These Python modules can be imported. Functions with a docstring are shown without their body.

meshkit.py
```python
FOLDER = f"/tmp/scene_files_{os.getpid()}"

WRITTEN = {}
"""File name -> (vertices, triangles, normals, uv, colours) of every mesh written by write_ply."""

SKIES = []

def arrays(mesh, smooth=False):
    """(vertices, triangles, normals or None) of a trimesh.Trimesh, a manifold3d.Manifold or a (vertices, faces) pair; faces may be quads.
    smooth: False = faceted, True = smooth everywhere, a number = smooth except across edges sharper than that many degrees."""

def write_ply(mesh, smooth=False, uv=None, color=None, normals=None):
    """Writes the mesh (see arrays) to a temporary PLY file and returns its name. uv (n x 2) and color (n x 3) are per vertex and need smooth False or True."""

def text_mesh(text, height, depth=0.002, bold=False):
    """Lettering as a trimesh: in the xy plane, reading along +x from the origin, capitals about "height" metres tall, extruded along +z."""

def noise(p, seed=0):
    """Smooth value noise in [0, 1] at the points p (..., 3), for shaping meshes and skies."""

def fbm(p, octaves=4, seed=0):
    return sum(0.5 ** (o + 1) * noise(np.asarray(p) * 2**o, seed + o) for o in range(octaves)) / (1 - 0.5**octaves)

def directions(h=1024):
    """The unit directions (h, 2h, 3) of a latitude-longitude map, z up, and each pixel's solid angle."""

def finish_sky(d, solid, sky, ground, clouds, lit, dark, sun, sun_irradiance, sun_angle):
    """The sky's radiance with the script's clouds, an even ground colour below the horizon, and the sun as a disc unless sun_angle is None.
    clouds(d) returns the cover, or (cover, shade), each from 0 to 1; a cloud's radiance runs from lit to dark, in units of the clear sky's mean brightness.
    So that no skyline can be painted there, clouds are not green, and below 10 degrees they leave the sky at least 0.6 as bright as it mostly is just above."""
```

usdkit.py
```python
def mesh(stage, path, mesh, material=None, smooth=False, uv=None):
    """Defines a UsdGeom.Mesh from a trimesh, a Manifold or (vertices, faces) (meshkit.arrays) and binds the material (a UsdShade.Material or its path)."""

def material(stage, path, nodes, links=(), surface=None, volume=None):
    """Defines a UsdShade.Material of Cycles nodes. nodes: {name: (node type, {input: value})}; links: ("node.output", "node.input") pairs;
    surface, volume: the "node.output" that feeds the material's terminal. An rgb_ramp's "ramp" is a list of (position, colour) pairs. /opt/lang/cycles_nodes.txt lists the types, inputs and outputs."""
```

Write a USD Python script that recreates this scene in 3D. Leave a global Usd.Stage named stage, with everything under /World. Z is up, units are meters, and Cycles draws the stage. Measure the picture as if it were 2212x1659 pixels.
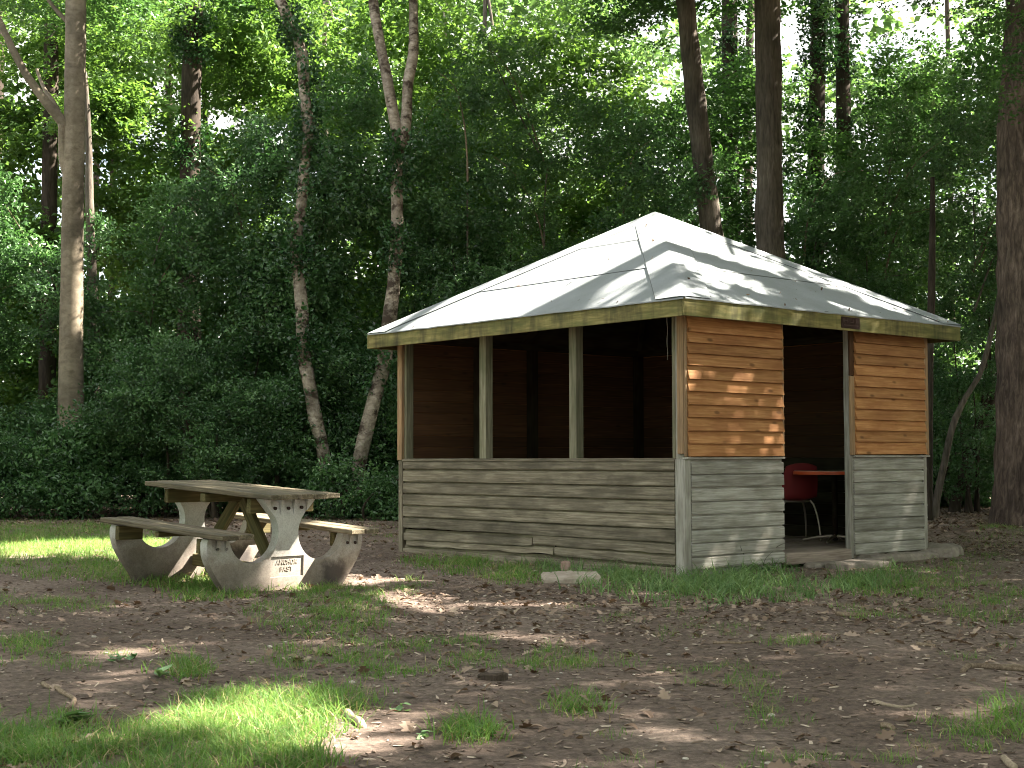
import math
import numpy as np, trimesh, manifold3d as m3
import shapely
from shapely.geometry import Polygon
import usdkit, meshkit
from pxr import Usd, UsdGeom, UsdLux, UsdShade, Gf, Sdf, Vt

stage = Usd.Stage.CreateInMemory()
UsdGeom.SetStageUpAxis(stage, 'Z'); UsdGeom.SetStageMetersPerUnit(stage, 1.0)
world = UsdGeom.Xform.Define(stage, '/World'); stage.SetDefaultPrim(world.GetPrim())
UsdGeom.Scope.Define(stage, '/World/Looks')

# ------------------------------------------------------------------ camera, sky, sun, exposure
CAM = np.array([0, 0, 1.005]); PITCH = .052; ROLL = .002; FPX = 5634 / 4096 * 2212      # FPX: focal length for a 2212 px wide picture
cam = UsdGeom.Camera.Define(stage, '/World/camera')
cam.CreateHorizontalApertureAttr(36.0); cam.CreateVerticalApertureAttr(27.0)
cam.CreateFocalLengthAttr(36.0 * 5634 / 4096); cam.CreateClippingRangeAttr((.1, 2000.0))
cam.AddTranslateOp().Set(Gf.Vec3d(*map(float, CAM)))
cam.AddRotateXOp().Set(90 + math.degrees(PITCH)); cam.AddRotateZOp().Set(math.degrees(-ROLL))
EXPOSURE = 3.42
cam.CreateExposureAttr(EXPOSURE)
SUN_EL, SUN_AZ = math.radians(46), math.radians(10)           # azimuth measured from +x towards +y
S = np.array([math.cos(SUN_EL) * math.cos(SUN_AZ), math.cos(SUN_EL) * math.sin(SUN_AZ), math.sin(SUN_EL)])
SKY, SUN = .078, 1.25
dome = UsdLux.DomeLight.Define(stage, '/World/sky')
sky_m = usdkit.material(stage, '/World/Looks/sky', {
    'sky': ('sky_texture', {'sky_type': 'single_scattering', 'sun_disc': False, 'sun_elevation': SUN_EL, 'sun_rotation': math.atan2(S[0], S[1]), 'aerosol_density': 2.0}),
    'tc': ('texture_coordinate', {}), 'mp': ('mapping', {'scale': (2.2, 2.2, 4.5)}),
    'n': ('noise_texture', {'scale': 1.6, 'detail': 6.0, 'roughness': .58}),
    'r': ('rgb_ramp', {'ramp': [(.3, (0, 0, 0)), (.52, (1, 1, 1))]}),
    'k': ('math', {'math_type': 'multiply', 'value2': .9}),
    'mix': ('mix_color', {'b': (2.72, 2.55, 2.32), 'use_clamp': False}),
    'bg': ('background_shader', {'strength': SKY})},
    [('tc.generated', 'mp.vector'), ('mp.vector', 'n.vector'), ('n.fac', 'r.fac'), ('r.color', 'k.value1'), ('k.value', 'mix.fac'), ('sky.color', 'mix.a'), ('mix.result', 'bg.color')], surface='bg.background')
UsdShade.MaterialBindingAPI.Apply(dome.GetPrim()).Bind(sky_m)
dome.GetPrim().SetCustomDataByKey('kind', 'structure')
sun = UsdLux.DistantLight.Define(stage, '/World/sun')
sun.CreateNormalizeAttr(True); sun.CreateIntensityAttr(SUN); sun.CreateAngleAttr(.5); sun.CreateColorAttr(Gf.Vec3f(1, .93, .80))
sun.AddRotateZOp().Set(math.degrees(SUN_AZ) + 90); sun.AddRotateXOp().Set(90 - math.degrees(SUN_EL))

# ------------------------------------------------------------------ pixels of the photograph to points of the place
def ray(x, y):                        # x, y in a 2212 px wide picture
    a, b = x - 1106., y - 829.5
    px, py = a * math.cos(ROLL) - b * math.sin(ROLL), a * math.sin(ROLL) + b * math.cos(ROLL)
    u = -py / FPX; c, s = math.cos(PITCH), math.sin(PITCH)
    return np.array([px / FPX, c - u * s, s + u * c])
def ground_at(x, y, z=0.): r = ray(x, y); return CAM + r * ((z - CAM[2]) / r[2])
def at(x, y, D): r = ray(x, y); return CAM + r * D / r[1]
def to_px(P):
    P = np.atleast_2d(P) - CAM; c, s = math.cos(PITCH), math.sin(PITCH)
    d = P[:, 1] * c + P[:, 2] * s; u = -P[:, 1] * s + P[:, 2] * c
    a, b = FPX * P[:, 0] / d, -FPX * u / d
    return np.stack([1106 + a * math.cos(ROLL) + b * math.sin(ROLL), 829.5 - a * math.sin(ROLL) + b * math.cos(ROLL)], 1)

# ------------------------------------------------------------------ helpers
taken = {}
def free(parent, name):
    k = (parent, name); n = taken.get(k, 0); taken[k] = n + 1
    return f'{parent}/{name}' if n == 0 else f'{parent}/{name}_{n:03d}'
def tag(p, label=None, cat=None, group=None, kind=None):
    p = p.GetPrim() if hasattr(p, 'GetPrim') else p
    for k, v in (('label', label), ('category', cat), ('group', group), ('kind', kind)):
        if v: p.SetCustomDataByKey(k, v)
    return p
def thing(name, label, cat, loc=(0, 0, 0), rotz=0., group=None, kind=None):
    x = UsdGeom.Xform.Define(stage, free('/World', name))
    x.AddTranslateOp().Set(Gf.Vec3d(*map(float, loc)))
    if rotz: x.AddRotateZOp().Set(math.degrees(rotz))
    tag(x, label, cat, group, kind)
    return str(x.GetPath())
def part(name, mesh, mat, parent='/World', smooth=False, loc=None, M=None, label=None, kind=None):
    """One Mesh prim; loc, M: its own frame (translation, or a 4x4 in column convention)."""
    p = usdkit.mesh(stage, free(parent, name), mesh, mat, smooth)
    if M is not None:
        p.AddTransformOp().Set(Gf.Matrix4d(*np.asarray(M, float).T.ravel().tolist()))
    elif loc is not None:
        p.AddTranslateOp().Set(Gf.Vec3d(*map(float, loc)))
    tag(p, label, None, None, kind)
    return p
def frame(o, x, z=(0, 0, 1)):
    x = np.asarray(x, float); x /= np.linalg.norm(x); z = np.asarray(z, float); y = np.cross(z, x); y /= np.linalg.norm(y); z = np.cross(x, y)
    M = np.eye(4); M[:3, 0], M[:3, 1], M[:3, 2], M[:3, 3] = x, y, z, o
    return M
def box(x0, x1, y0, y1, z0, z1, b=.004):
    """A box with chamfered edges."""
    c = m3.Manifold.cube([x1 - x0, y1 - y0, z1 - z0]).translate([x0, y0, z0])
    if b <= 0: return c
    pts = []
    for sx in (0, 1):
        for sy in (0, 1):
            for sz in (0, 1):
                p = np.array([(x0, x1)[sx], (y0, y1)[sy], (z0, z1)[sz]]); d = np.array([1 - 2 * sx, 1 - 2 * sy, 1 - 2 * sz]) * b
                for k in range(3):
                    e = d.copy(); e[k] = 0; pts.append(p + e)
    return m3.Manifold.hull_points(np.array(pts))
def tri(mf): m = mf.to_mesh(); return trimesh.Trimesh(m.vert_properties[:, :3], m.tri_verts, process=False)
def cat(ms): return trimesh.util.concatenate([m if isinstance(m, trimesh.Trimesh) else tri(m) for m in ms])
def frames_along(P):
    P = np.asarray(P, float); t = np.gradient(P, axis=0); t /= np.linalg.norm(t, axis=1, keepdims=True)
    a = np.cross(t, [0.31, 0.95, 0.05] if abs(t[:, 2]).mean() > .6 else [0, 0, 1.]); a /= np.linalg.norm(a, axis=1, keepdims=True)
    return t, a, np.cross(t, a)
def tube(P, R, sides=10, rough=0., seed=0, ridge=0., fr=3., cap=True):
    P = np.asarray(P, float); R = np.broadcast_to(R, len(P)).astype(float); _, a, b = frames_along(P)
    g = np.arange(sides) * 2 * np.pi / sides
    dirs = np.cos(g)[None, :, None] * a[:, None] + np.sin(g)[None, :, None] * b[:, None]
    rad = np.repeat(R[:, None], sides, 1)
    if rough or ridge:
        V0 = P[:, None] + dirs * rad[..., None]
        n = meshkit.fbm(V0 * fr, 3, seed) - .5
        rad = rad * (1 + rough * 2 * n)
        if ridge:
            q = V0 * np.array([26, 26, 3.5]); rad = rad + R[:, None] * ridge * (meshkit.noise(q, seed + 5) - .5)
    V = P[:, None] + dirs * rad[..., None]; k = len(P)
    i, j = np.meshgrid(np.arange(k - 1), np.arange(sides), indexing='ij')
    q = np.stack([i * sides + j, i * sides + (j + 1) % sides, (i + 1) * sides + (j + 1) % sides, (i + 1) * sides + j], -1).reshape(-1, 4)
    F = np.vstack([q[:, [0, 1, 2]], q[:, [0, 2, 3]]]); V = V.reshape(-1, 3)
    if cap:
        n = len(V); V = np.vstack([V, P[:1], P[-1:]]); j = np.arange(sides)
        F = np.vstack([F, np.stack([np.full(sides, n), (j + 1) % sides, j], 1), np.stack([np.full(sides, n + 1), (k - 1) * sides + j, (k - 1) * sides + (j + 1) % sides], 1)])
    return trimesh.Trimesh(V, F, process=False)
def resample(P, n):
    from scipy.interpolate import PchipInterpolator
    P = np.asarray(P, float); s = np.r_[0, np.cumsum(np.linalg.norm(np.diff(P[:, :3], axis=0), axis=1))]
    return PchipInterpolator(s, P)(np.linspace(0, s[-1], n))
def instancer(path, protos, mats, pos, scale, rng, tilt=.4, upright=True, idx=None, smooth=False):
    """A PointInstancer whose prototypes are its own children."""
    pi = UsdGeom.PointInstancer.Define(stage, path); n = len(pos); ps = []
    for k, (m, mt) in enumerate(zip(protos, mats)):
        ps.append(usdkit.mesh(stage, f'{path}/spray_{k:03d}' if k else f'{path}/spray', m, mt, smooth).GetPath())
    pi.CreatePrototypesRel().SetTargets(ps)
    pi.CreateProtoIndicesAttr(Vt.IntArray.FromNumpy((rng.integers(0, len(ps), n) if idx is None else idx).astype(np.int32)))
    pi.CreatePositionsAttr(Vt.Vec3fArray.FromNumpy(np.asarray(pos, np.float32)))
    s = np.asarray(scale, np.float32); s = np.repeat(s[:, None], 3, 1) if s.ndim == 1 else s
    pi.CreateScalesAttr(Vt.Vec3fArray.FromNumpy(np.ascontiguousarray(s)))
    az = rng.uniform(0, 2 * np.pi, n); tl = rng.normal(0, tilt, n) if upright else rng.uniform(0, np.pi, n); ax = rng.uniform(0, 2 * np.pi, n)
    # q = tilt about a horizontal axis, after a turn about z
    qz = np.stack([np.zeros(n), np.zeros(n), np.sin(az / 2), np.cos(az / 2)], 1)
    qt = np.stack([np.cos(ax) * np.sin(tl / 2), np.sin(ax) * np.sin(tl / 2), np.zeros(n), np.cos(tl / 2)], 1)
    x1, y1, z1, w1 = qt.T; x2, y2, z2, w2 = qz.T
    q = np.stack([w1 * x2 + x1 * w2 + y1 * z2 - z1 * y2, w1 * y2 - x1 * z2 + y1 * w2 + z1 * x2, w1 * z2 + x1 * y2 - y1 * x2 + z1 * w2, w1 * w2 - x1 * x2 - y1 * y2 - z1 * z2], 1)
    pi.CreateOrientationsAttr(Vt.QuathArray([Gf.Quath(float(w), float(x), float(y), float(z)) for x, y, z, w in q]))
    return pi

# ------------------------------------------------------------------ materials
def mat(name, nodes, links, surface): return usdkit.material(stage, '/World/Looks/' + name, nodes, links, surface=surface)
def wood(name, dark, mid, light, stain=(.05, .05, .03), stain_amt=.5, vary=.35, rough=.8, drip=0., grain=(1.2, 30, 30), knots=0., bump=.35, spec=.2):
    """Sawn timber with the grain along the piece's own x axis."""
    n = {'tc': ('texture_coordinate', {}), 'oi': ('object_info', {}), 'k': ('math', {'math_type': 'multiply', 'value2': 71.0}),
         'off': ('vector_math', {'math_type': 'add'}), 'cx': ('combine_xyz', {}),
         'mp': ('mapping', {'scale': grain}), 'n1': ('noise_texture', {'scale': 2.0, 'detail': 5.0, 'roughness': .65, 'distortion': .6}),
         'r1': ('rgb_ramp', {'ramp': [(.34, dark), (.5, mid), (.66, light)]}),
         'mp2': ('mapping', {'scale': (1.6, 4., 5.)}), 'n2': ('noise_texture', {'scale': 1.7, 'detail': 4.0, 'roughness': .6}),
         'r2': ('rgb_ramp', {'ramp': [(.42, (0, 0, 0)), (.68, (1, 1, 1))]}), 'k2': ('math', {'math_type': 'multiply', 'value2': stain_amt}),
         'mx': ('mix_color', {'b': stain}),
         'v': ('map_range', {'to_min': 1 - vary, 'to_max': 1 + vary}), 'hs': ('hsv', {'saturation': 1.0}),
         'bp': ('bump', {'strength': bump, 'distance': .004}), 'p': ('principled_bsdf', {'roughness': rough, 'specular_ior_level': spec})}
    l = [('oi.random', 'k.value1'), ('k.value', 'cx.x'), ('k.value', 'cx.y'), ('tc.object', 'off.vector1'), ('cx.vector', 'off.vector2'), ('off.vector', 'mp.vector'), ('mp.vector', 'n1.vector'), ('n1.fac', 'r1.fac'),
         ('off.vector', 'mp2.vector'), ('mp2.vector', 'n2.vector'), ('n2.fac', 'r2.fac'), ('r2.color', 'k2.value1'), ('k2.value', 'mx.fac'), ('r1.color', 'mx.a'),
         ('oi.random', 'v.value'), ('v.result', 'hs.value'), ('n1.fac', 'bp.height'), ('bp.normal', 'p.normal')]
    last = 'mx.result'
    if knots:
        n |= {'mpk': ('mapping', {'scale': (3.1, 7.5, 7.5)}), 'vk': ('voronoi_texture', {'scale': 1.0, 'randomness': 1.0}), 'rk': ('rgb_ramp', {'ramp': [(.07, (1, 1, 1)), (.16, (0, 0, 0))]}), 'kk': ('math', {'math_type': 'multiply', 'value2': knots}), 'mk': ('mix_color', {'b': tuple(.35 * c for c in dark)})}
        l += [('off.vector', 'mpk.vector'), ('mpk.vector', 'vk.vector'), ('vk.distance', 'rk.fac'), ('rk.color', 'kk.value1'), ('kk.value', 'mk.fac'), (last, 'mk.a')]; last = 'mk.result'
    if drip:
        n |= {'mpd': ('mapping', {'scale': (3.2, 1.0, .6)}), 'nd': ('noise_texture', {'scale': 1.3, 'detail': 4.0, 'roughness': .7}), 'rd': ('rgb_ramp', {'ramp': [(.45, (0, 0, 0)), (.68, (1, 1, 1))]}), 'kd': ('math', {'math_type': 'multiply', 'value2': drip}), 'md': ('mix_color', {'b': (.02, .019, .012)})}
        l += [('off.vector', 'mpd.vector'), ('mpd.vector', 'nd.vector'), ('nd.fac', 'rd.fac'), ('rd.color', 'kd.value1'), ('kd.value', 'md.fac'), (last, 'md.a')]; last = 'md.result'
    l += [(last, 'hs.color'), ('hs.color', 'p.base_color')]
    return mat(name, n, l, 'p.BSDF')
def plain(name, color, rough=.5, metallic=0., var=0., scale=20., spec=.5, color2=None, bump=0., detail=4., ramp=None, dist=.004):
    n = {'p': ('principled_bsdf', {'roughness': rough, 'metallic': metallic, 'specular_ior_level': spec, 'base_color': color})}; l = []
    if color2 is not None or bump:
        n |= {'tc': ('texture_coordinate', {}), 'n': ('noise_texture', {'scale': scale, 'detail': detail, 'roughness': .65})}
        l += [('tc.object', 'n.vector')]
        if color2 is not None:
            n['r'] = ('rgb_ramp', {'ramp': ramp or [(.35, color), (.65, color2)]}); l += [('n.fac', 'r.fac'), ('r.color', 'p.base_color')]
        if bump:
            n['b'] = ('bump', {'strength': bump, 'distance': dist}); l += [('n.fac', 'b.height'), ('b.normal', 'p.normal')]
    return mat(name, n, l, 'p.BSDF')
def leaf(name, c1, c2, trans, tfac=.35, rough=.4, spec=.5, c3=None):
    ramp = [(.0, c1), (.6, c2), (1., c3 or c2)]
    return mat(name, {'g': ('geometry', {}), 'oi': ('object_info', {}), 'r': ('rgb_ramp', {'ramp': ramp}), 'ad': ('math', {'math_type': 'add'}), 'fr': ('math', {'math_type': 'fraction'}),
                      'p': ('principled_bsdf', {'roughness': rough, 'specular_ior_level': spec}), 'hs': ('hsv', {}), 'v': ('map_range', {'to_min': .75, 'to_max': 1.3}),
                      't': ('translucent_bsdf', {'color': trans}), 'm': ('mix_closure', {'fac': tfac})},
               [('g.random_per_island', 'ad.value1'), ('oi.random', 'ad.value2'), ('ad.value', 'fr.value1'), ('fr.value', 'r.fac'), ('oi.random', 'v.value'), ('v.result', 'hs.value'), ('r.color', 'hs.color'), ('hs.color', 'p.base_color'),
                ('p.BSDF', 'm.closure1'), ('t.BSDF', 'm.closure2')], 'm.closure')
def bark(name, c1, c2, c3, scale=(14, 14, 2.2), bump=.8, band=None, moss=None, dist=.02):
    n = {'tc': ('texture_coordinate', {}), 'mp': ('mapping', {'scale': scale}), 'n': ('noise_texture', {'scale': 1.6, 'detail': 6.0, 'roughness': .7, 'distortion': .4}),
         'r': ('rgb_ramp', {'ramp': [(.3, c1), (.5, c2), (.72, c3)]}), 'n2': ('noise_texture', {'scale': 1.3, 'detail': 3.0}), 'r2': ('rgb_ramp', {'ramp': [(.35, (.55, .55, .55)), (.65, (1.15, 1.15, 1.15))]}),
         'm2': ('mix_color', {'blend_type': 'multiply', 'fac': 1.0, 'use_clamp': False}), 'b': ('bump', {'strength': bump, 'distance': dist}), 'p': ('principled_bsdf', {'roughness': .9, 'specular_ior_level': .2})}
    l = [('tc.object', 'mp.vector'), ('mp.vector', 'n.vector'), ('n.fac', 'r.fac'), ('tc.object', 'n2.vector'), ('n2.fac', 'r2.fac'), ('r.color', 'm2.a'), ('r2.color', 'm2.b'), ('n.fac', 'b.height'), ('b.normal', 'p.normal')]
    last = 'm2.result'
    if band:
        n |= {'mb': ('mapping', {'scale': (2.4, 2.4, 3.6)}), 'nb': ('noise_texture', {'scale': 1.5, 'detail': 5.0, 'roughness': .7}), 'rb': ('rgb_ramp', {'ramp': [(.5, (0, 0, 0)), (.6, (1, 1, 1))]}), 'xb': ('mix_color', {'b': band})}
        l += [('tc.object', 'mb.vector'), ('mb.vector', 'nb.vector'), ('nb.fac', 'rb.fac'), ('rb.color', 'xb.fac'), (last, 'xb.a')]; last = 'xb.result'
    if moss:
        n |= {'nm': ('noise_texture', {'scale': 3.0, 'detail': 4.0}), 'rm': ('rgb_ramp', {'ramp': [(.48, (0, 0, 0)), (.62, (1, 1, 1))]}), 'xm': ('mix_color', {'b': moss})}
        l += [('tc.object', 'nm.vector'), ('nm.fac', 'rm.fac'), ('rm.color', 'xm.fac'), (last, 'xm.a')]; last = 'xm.result'
    return mat(name, n, l + [(last, 'p.base_color')], 'p.BSDF')

W_GREY = wood('weathered_grey_wood', (.18, .168, .145), (.29, .275, .245), (.40, .385, .35), stain=(.13, .115, .088), stain_amt=.6, vary=.18)
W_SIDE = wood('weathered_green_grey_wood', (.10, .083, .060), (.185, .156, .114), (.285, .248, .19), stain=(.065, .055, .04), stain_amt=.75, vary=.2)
W_ORANGE = wood('orange_wood', (.25, .110, .040), (.345, .162, .063), (.44, .228, .098), stain=(.20, .075, .028), stain_amt=.6, vary=.26, knots=.75, bump=.2)
W_TRIM = wood('brown_trim_wood', (.16, .095, .05), (.25, .155, .085), (.33, .22, .13), stain=(.12, .09, .06), stain_amt=.5, vary=.2)
W_POST = wood('green_post_wood', (.10, .093, .062), (.165, .152, .105), (.24, .22, .16), stain=(.075, .08, .042), stain_amt=.6, vary=.15)
W_FASCIA = wood('mossy_fascia_wood', (.10, .085, .030), (.158, .136, .050), (.235, .20, .08), stain=(.06, .07, .022), stain_amt=.8, vary=.1, drip=.85, grain=(1.2, 12, 12))
W_INNER_SHADE = wood('shade_darkened_inner_wood', (.034, .016, .008), (.055, .026, .012), (.08, .039, .018), stain=(.05, .02, .008), stain_amt=.7, vary=.2, knots=.6)  # shade inside the shelter is put into this wood colour
W_INNER_SHADE_P = wood('less_shade_darkened_inner_wood', (.044, .021, .010), (.070, .034, .016), (.10, .049, .023), stain=(.06, .026, .012), stain_amt=.6, vary=.2, knots=.6)  # same inner wood with less of the interior shade in its colour
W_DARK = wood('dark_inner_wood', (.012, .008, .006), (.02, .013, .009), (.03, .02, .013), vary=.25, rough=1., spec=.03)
W_FLOOR = wood('floor_wood', (.16, .12, .10), (.24, .19, .16), (.32, .26, .22), stain=(.12, .09, .075), stain_amt=.5, vary=.15)
W_TABLE = wood('table_plank_wood', (.07, .056, .038), (.16, .128, .085), (.30, .255, .18), stain=(.055, .048, .03), stain_amt=.75, vary=.28, rough=.7, grain=(1.0, 34, 34), bump=.6)
W_TABLE2 = wood('table_beam_wood', (.06, .05, .022), (.105, .085, .038), (.16, .13, .06), stain=(.05, .05, .02), stain_amt=.6, vary=.15)
FELT = mat('roof_felt', {'tc': ('texture_coordinate', {}), 'n': ('noise_texture', {'scale': 260., 'detail': 2.}), 'r': ('rgb_ramp', {'ramp': [(.3, (.20, .215, .235)), (.7, (.315, .335, .36))]}),
                         'n2': ('noise_texture', {'scale': 2.2, 'detail': 5., 'roughness': .6}), 'r2': ('rgb_ramp', {'ramp': [(.3, (.82, .84, .80)), (.7, (1.06, 1.06, 1.06))]}), 'm': ('mix_color', {'blend_type': 'multiply', 'fac': 1.}),
                         'b': ('bump', {'strength': .35, 'distance': .003}), 'p': ('principled_bsdf', {'roughness': .75, 'specular_ior_level': .3})},
           [('tc.object', 'n.vector'), ('n.fac', 'r.fac'), ('tc.object', 'n2.vector'), ('n2.fac', 'r2.fac'), ('r.color', 'm.a'), ('r2.color', 'm.b'), ('m.result', 'p.base_color'), ('n.fac', 'b.height'), ('b.normal', 'p.normal')], 'p.BSDF')
FELT_EDGE = plain('felt_edge', (.05, .055, .055), .9)
CONCRETE = mat('table_concrete', {'tc': ('texture_coordinate', {}), 'sx': ('separate_xyz', {}), 'n': ('noise_texture', {'scale': 7., 'detail': 6., 'roughness': .7}), 'n3': ('noise_texture', {'scale': 90., 'detail': 3.}),
                                  'ad': ('math', {'math_type': 'multiply_add', 'value2': .55, 'value3': -.27}), 'h': ('math', {'math_type': 'add'}), 'ds': ('vector_math', {'math_type': 'distance', 'vector2': (.46, -.04, .10)}), 'da': ('math', {'math_type': 'multiply_add', 'value2': .24, 'value3': -.12}), 'dd': ('math', {'math_type': 'add'}), 'dr': ('rgb_ramp', {'ramp': [(.07, (.85, .85, .85)), (.15, (0, 0, 0))]}), 'dm': ('mix_color', {'b': (.045, .038, .036)}), 'r': ('rgb_ramp', {'ramp': [(.0, (.13, .105, .088)), (.22, (.25, .215, .185)), (.44, (.46, .445, .42)), (.66, (.60, .595, .575))]}),
                                  'r3': ('rgb_ramp', {'ramp': [(.3, (.8, .8, .8)), (.6, (1.03, 1.03, 1.03))]}), 'm': ('mix_color', {'blend_type': 'multiply', 'fac': 1.}),
                                  'b': ('bump', {'strength': .3, 'distance': .003}), 'p': ('principled_bsdf', {'roughness': .85, 'specular_ior_level': .25})},
               [('tc.object', 'n.vector'), ('tc.object', 'sx.vector'), ('tc.object', 'n3.vector'), ('n.fac', 'ad.value1'), ('ad.value', 'h.value1'), ('sx.z', 'h.value2'), ('h.value', 'r.fac'), ('n3.fac', 'r3.fac'), ('r.color', 'm.a'), ('r3.color', 'm.b'), ('tc.object', 'ds.vector1'), ('n.fac', 'da.value1'), ('da.value', 'dd.value1'), ('ds.value', 'dd.value2'), ('dd.value', 'dr.fac'), ('dr.color', 'dm.fac'), ('m.result', 'dm.a'), ('dm.result', 'p.base_color'), ('n3.fac', 'b.height'), ('b.normal', 'p.normal')], 'p.BSDF')
SLAB_P = plain('pinkish_slab', (.27, .215, .175), .9, color2=(.40, .34, .29), scale=9., bump=.5)
SLAB = plain('slab_concrete', (.15, .125, .105), .9, color2=(.26, .22, .185), scale=9., bump=.5)
BRICK = plain('broken_brick', (.19, .11, .085), .9, color2=(.30, .21, .17), scale=14., bump=.6)
BOLT = plain('rusty_bolt', (.035, .02, .015), .8)
RED = plain('red_plastic', (.16, .012, .014), .5)
ORANGE_EDGE = plain('orange_laminate_edge', (.5, .07, .015), .4)
TABLETOP = plain('pale_laminate', (.42, .36, .30), .35)
CHROME = plain('dull_steel', (.45, .38, .32), .35, metallic=.9)
PLAQUE = plain('brown_plaque', (.022, .012, .010), .8, color2=(.034, .019, .016), scale=30., spec=.1)
PLAQUE_MARK = plain('plaque_lettering', (.055, .035, .03), .8, spec=.1)
STRING = plain('pale_string', (.3, .28, .24), .9)
HOLLY = leaf('holly_leaf', (.038, .088, .034), (.068, .142, .054), (.075, .19, .045), .27, .32, .55, (.10, .185, .068))
HOLLY_B = leaf('holly_leaf_pale', (.042, .096, .034), (.075, .155, .052), (.09, .22, .045), .3, .35, .5, (.11, .195, .066))
DECID = leaf('broad_leaf', (.032, .085, .026), (.055, .128, .038), (.11, .24, .045), .38, .45, .4, (.085, .16, .045))
DECID_L = leaf('bright_broad_leaf', (.040, .092, .024), (.068, .140, .034), (.17, .31, .045), .4, .5, .4, (.095, .17, .045))
FAR = leaf('far_leaf', (.032, .078, .028), (.055, .12, .04), (.15, .28, .06), .4, .5, .3, (.085, .15, .05))
IVY = leaf('ivy_leaf', (.016, .05, .018), (.035, .09, .028), (.04, .12, .02), .15, .3, .5)
GRASS = leaf('grass_blade', (.065, .155, .036), (.11, .215, .050), (.20, .36, .06), .4, .55, .25, (.18, .235, .07))
GRASS_T = leaf('long_grass_blade', (.07, .15, .055), (.115, .205, .075), (.2, .32, .09), .38, .55, .25, (.19, .27, .11))
THATCH = leaf('dry_blade', (.20, .15, .075), (.30, .235, .12), (.3, .25, .1), .25, .6, .3, (.38, .31, .18))
WEED = leaf('weed_leaf', (.10, .18, .075), (.15, .25, .11), (.16, .28, .08), .3, .5, .4)
DEAD = leaf('dead_leaf', (.13, .088, .066), (.20, .14, .105), (.16, .09, .04), .15, .75, .2, (.28, .215, .17))
CHIP = leaf('wood_chip', (.085, .058, .046), (.19, .14, .112), (.1, .06, .03), .05, .85, .2, (.36, .295, .24))
PEBBLE = plain('pale_pebble', (.30, .26, .22), .85, color2=(.44, .40, .35), scale=5.)
STICK = bark('stick_bark', (.09, .06, .04), (.19, .14, .10), (.33, .26, .19), scale=(40, 40, 40), bump=.4, dist=.003)
STICK_P = bark('pale_stick', (.18, .14, .10), (.27, .215, .16), (.36, .30, .23), scale=(40, 40, 40), bump=.3, dist=.003)
B_BEECH = bark('smooth_grey_bark', (.105, .085, .06), (.165, .135, .098), (.22, .185, .14), scale=(5, 5, 7), bump=.35, dist=.01)
B_BIRCH = bark('birch_bark', (.13, .10, .078), (.27, .225, .18), (.45, .40, .335), scale=(7, 7, 10), bump=.6, band=(.05, .036, .027), dist=.02)
B_BROWN = bark('brown_ridged_bark', (.05, .040, .032), (.115, .094, .076), (.185, .155, .128), scale=(16, 16, 2.0), bump=1., dist=.03)
B_OAK = bark('oak_bark', (.03, .021, .016), (.095, .068, .053), (.21, .16, .125), scale=(13, 13, 2.6), bump=1., dist=.035)
B_DARK = bark('dark_bark', (.022, .016, .012), (.05, .037, .028), (.085, .065, .05), scale=(14, 14, 2.5), bump=.8)
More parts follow.
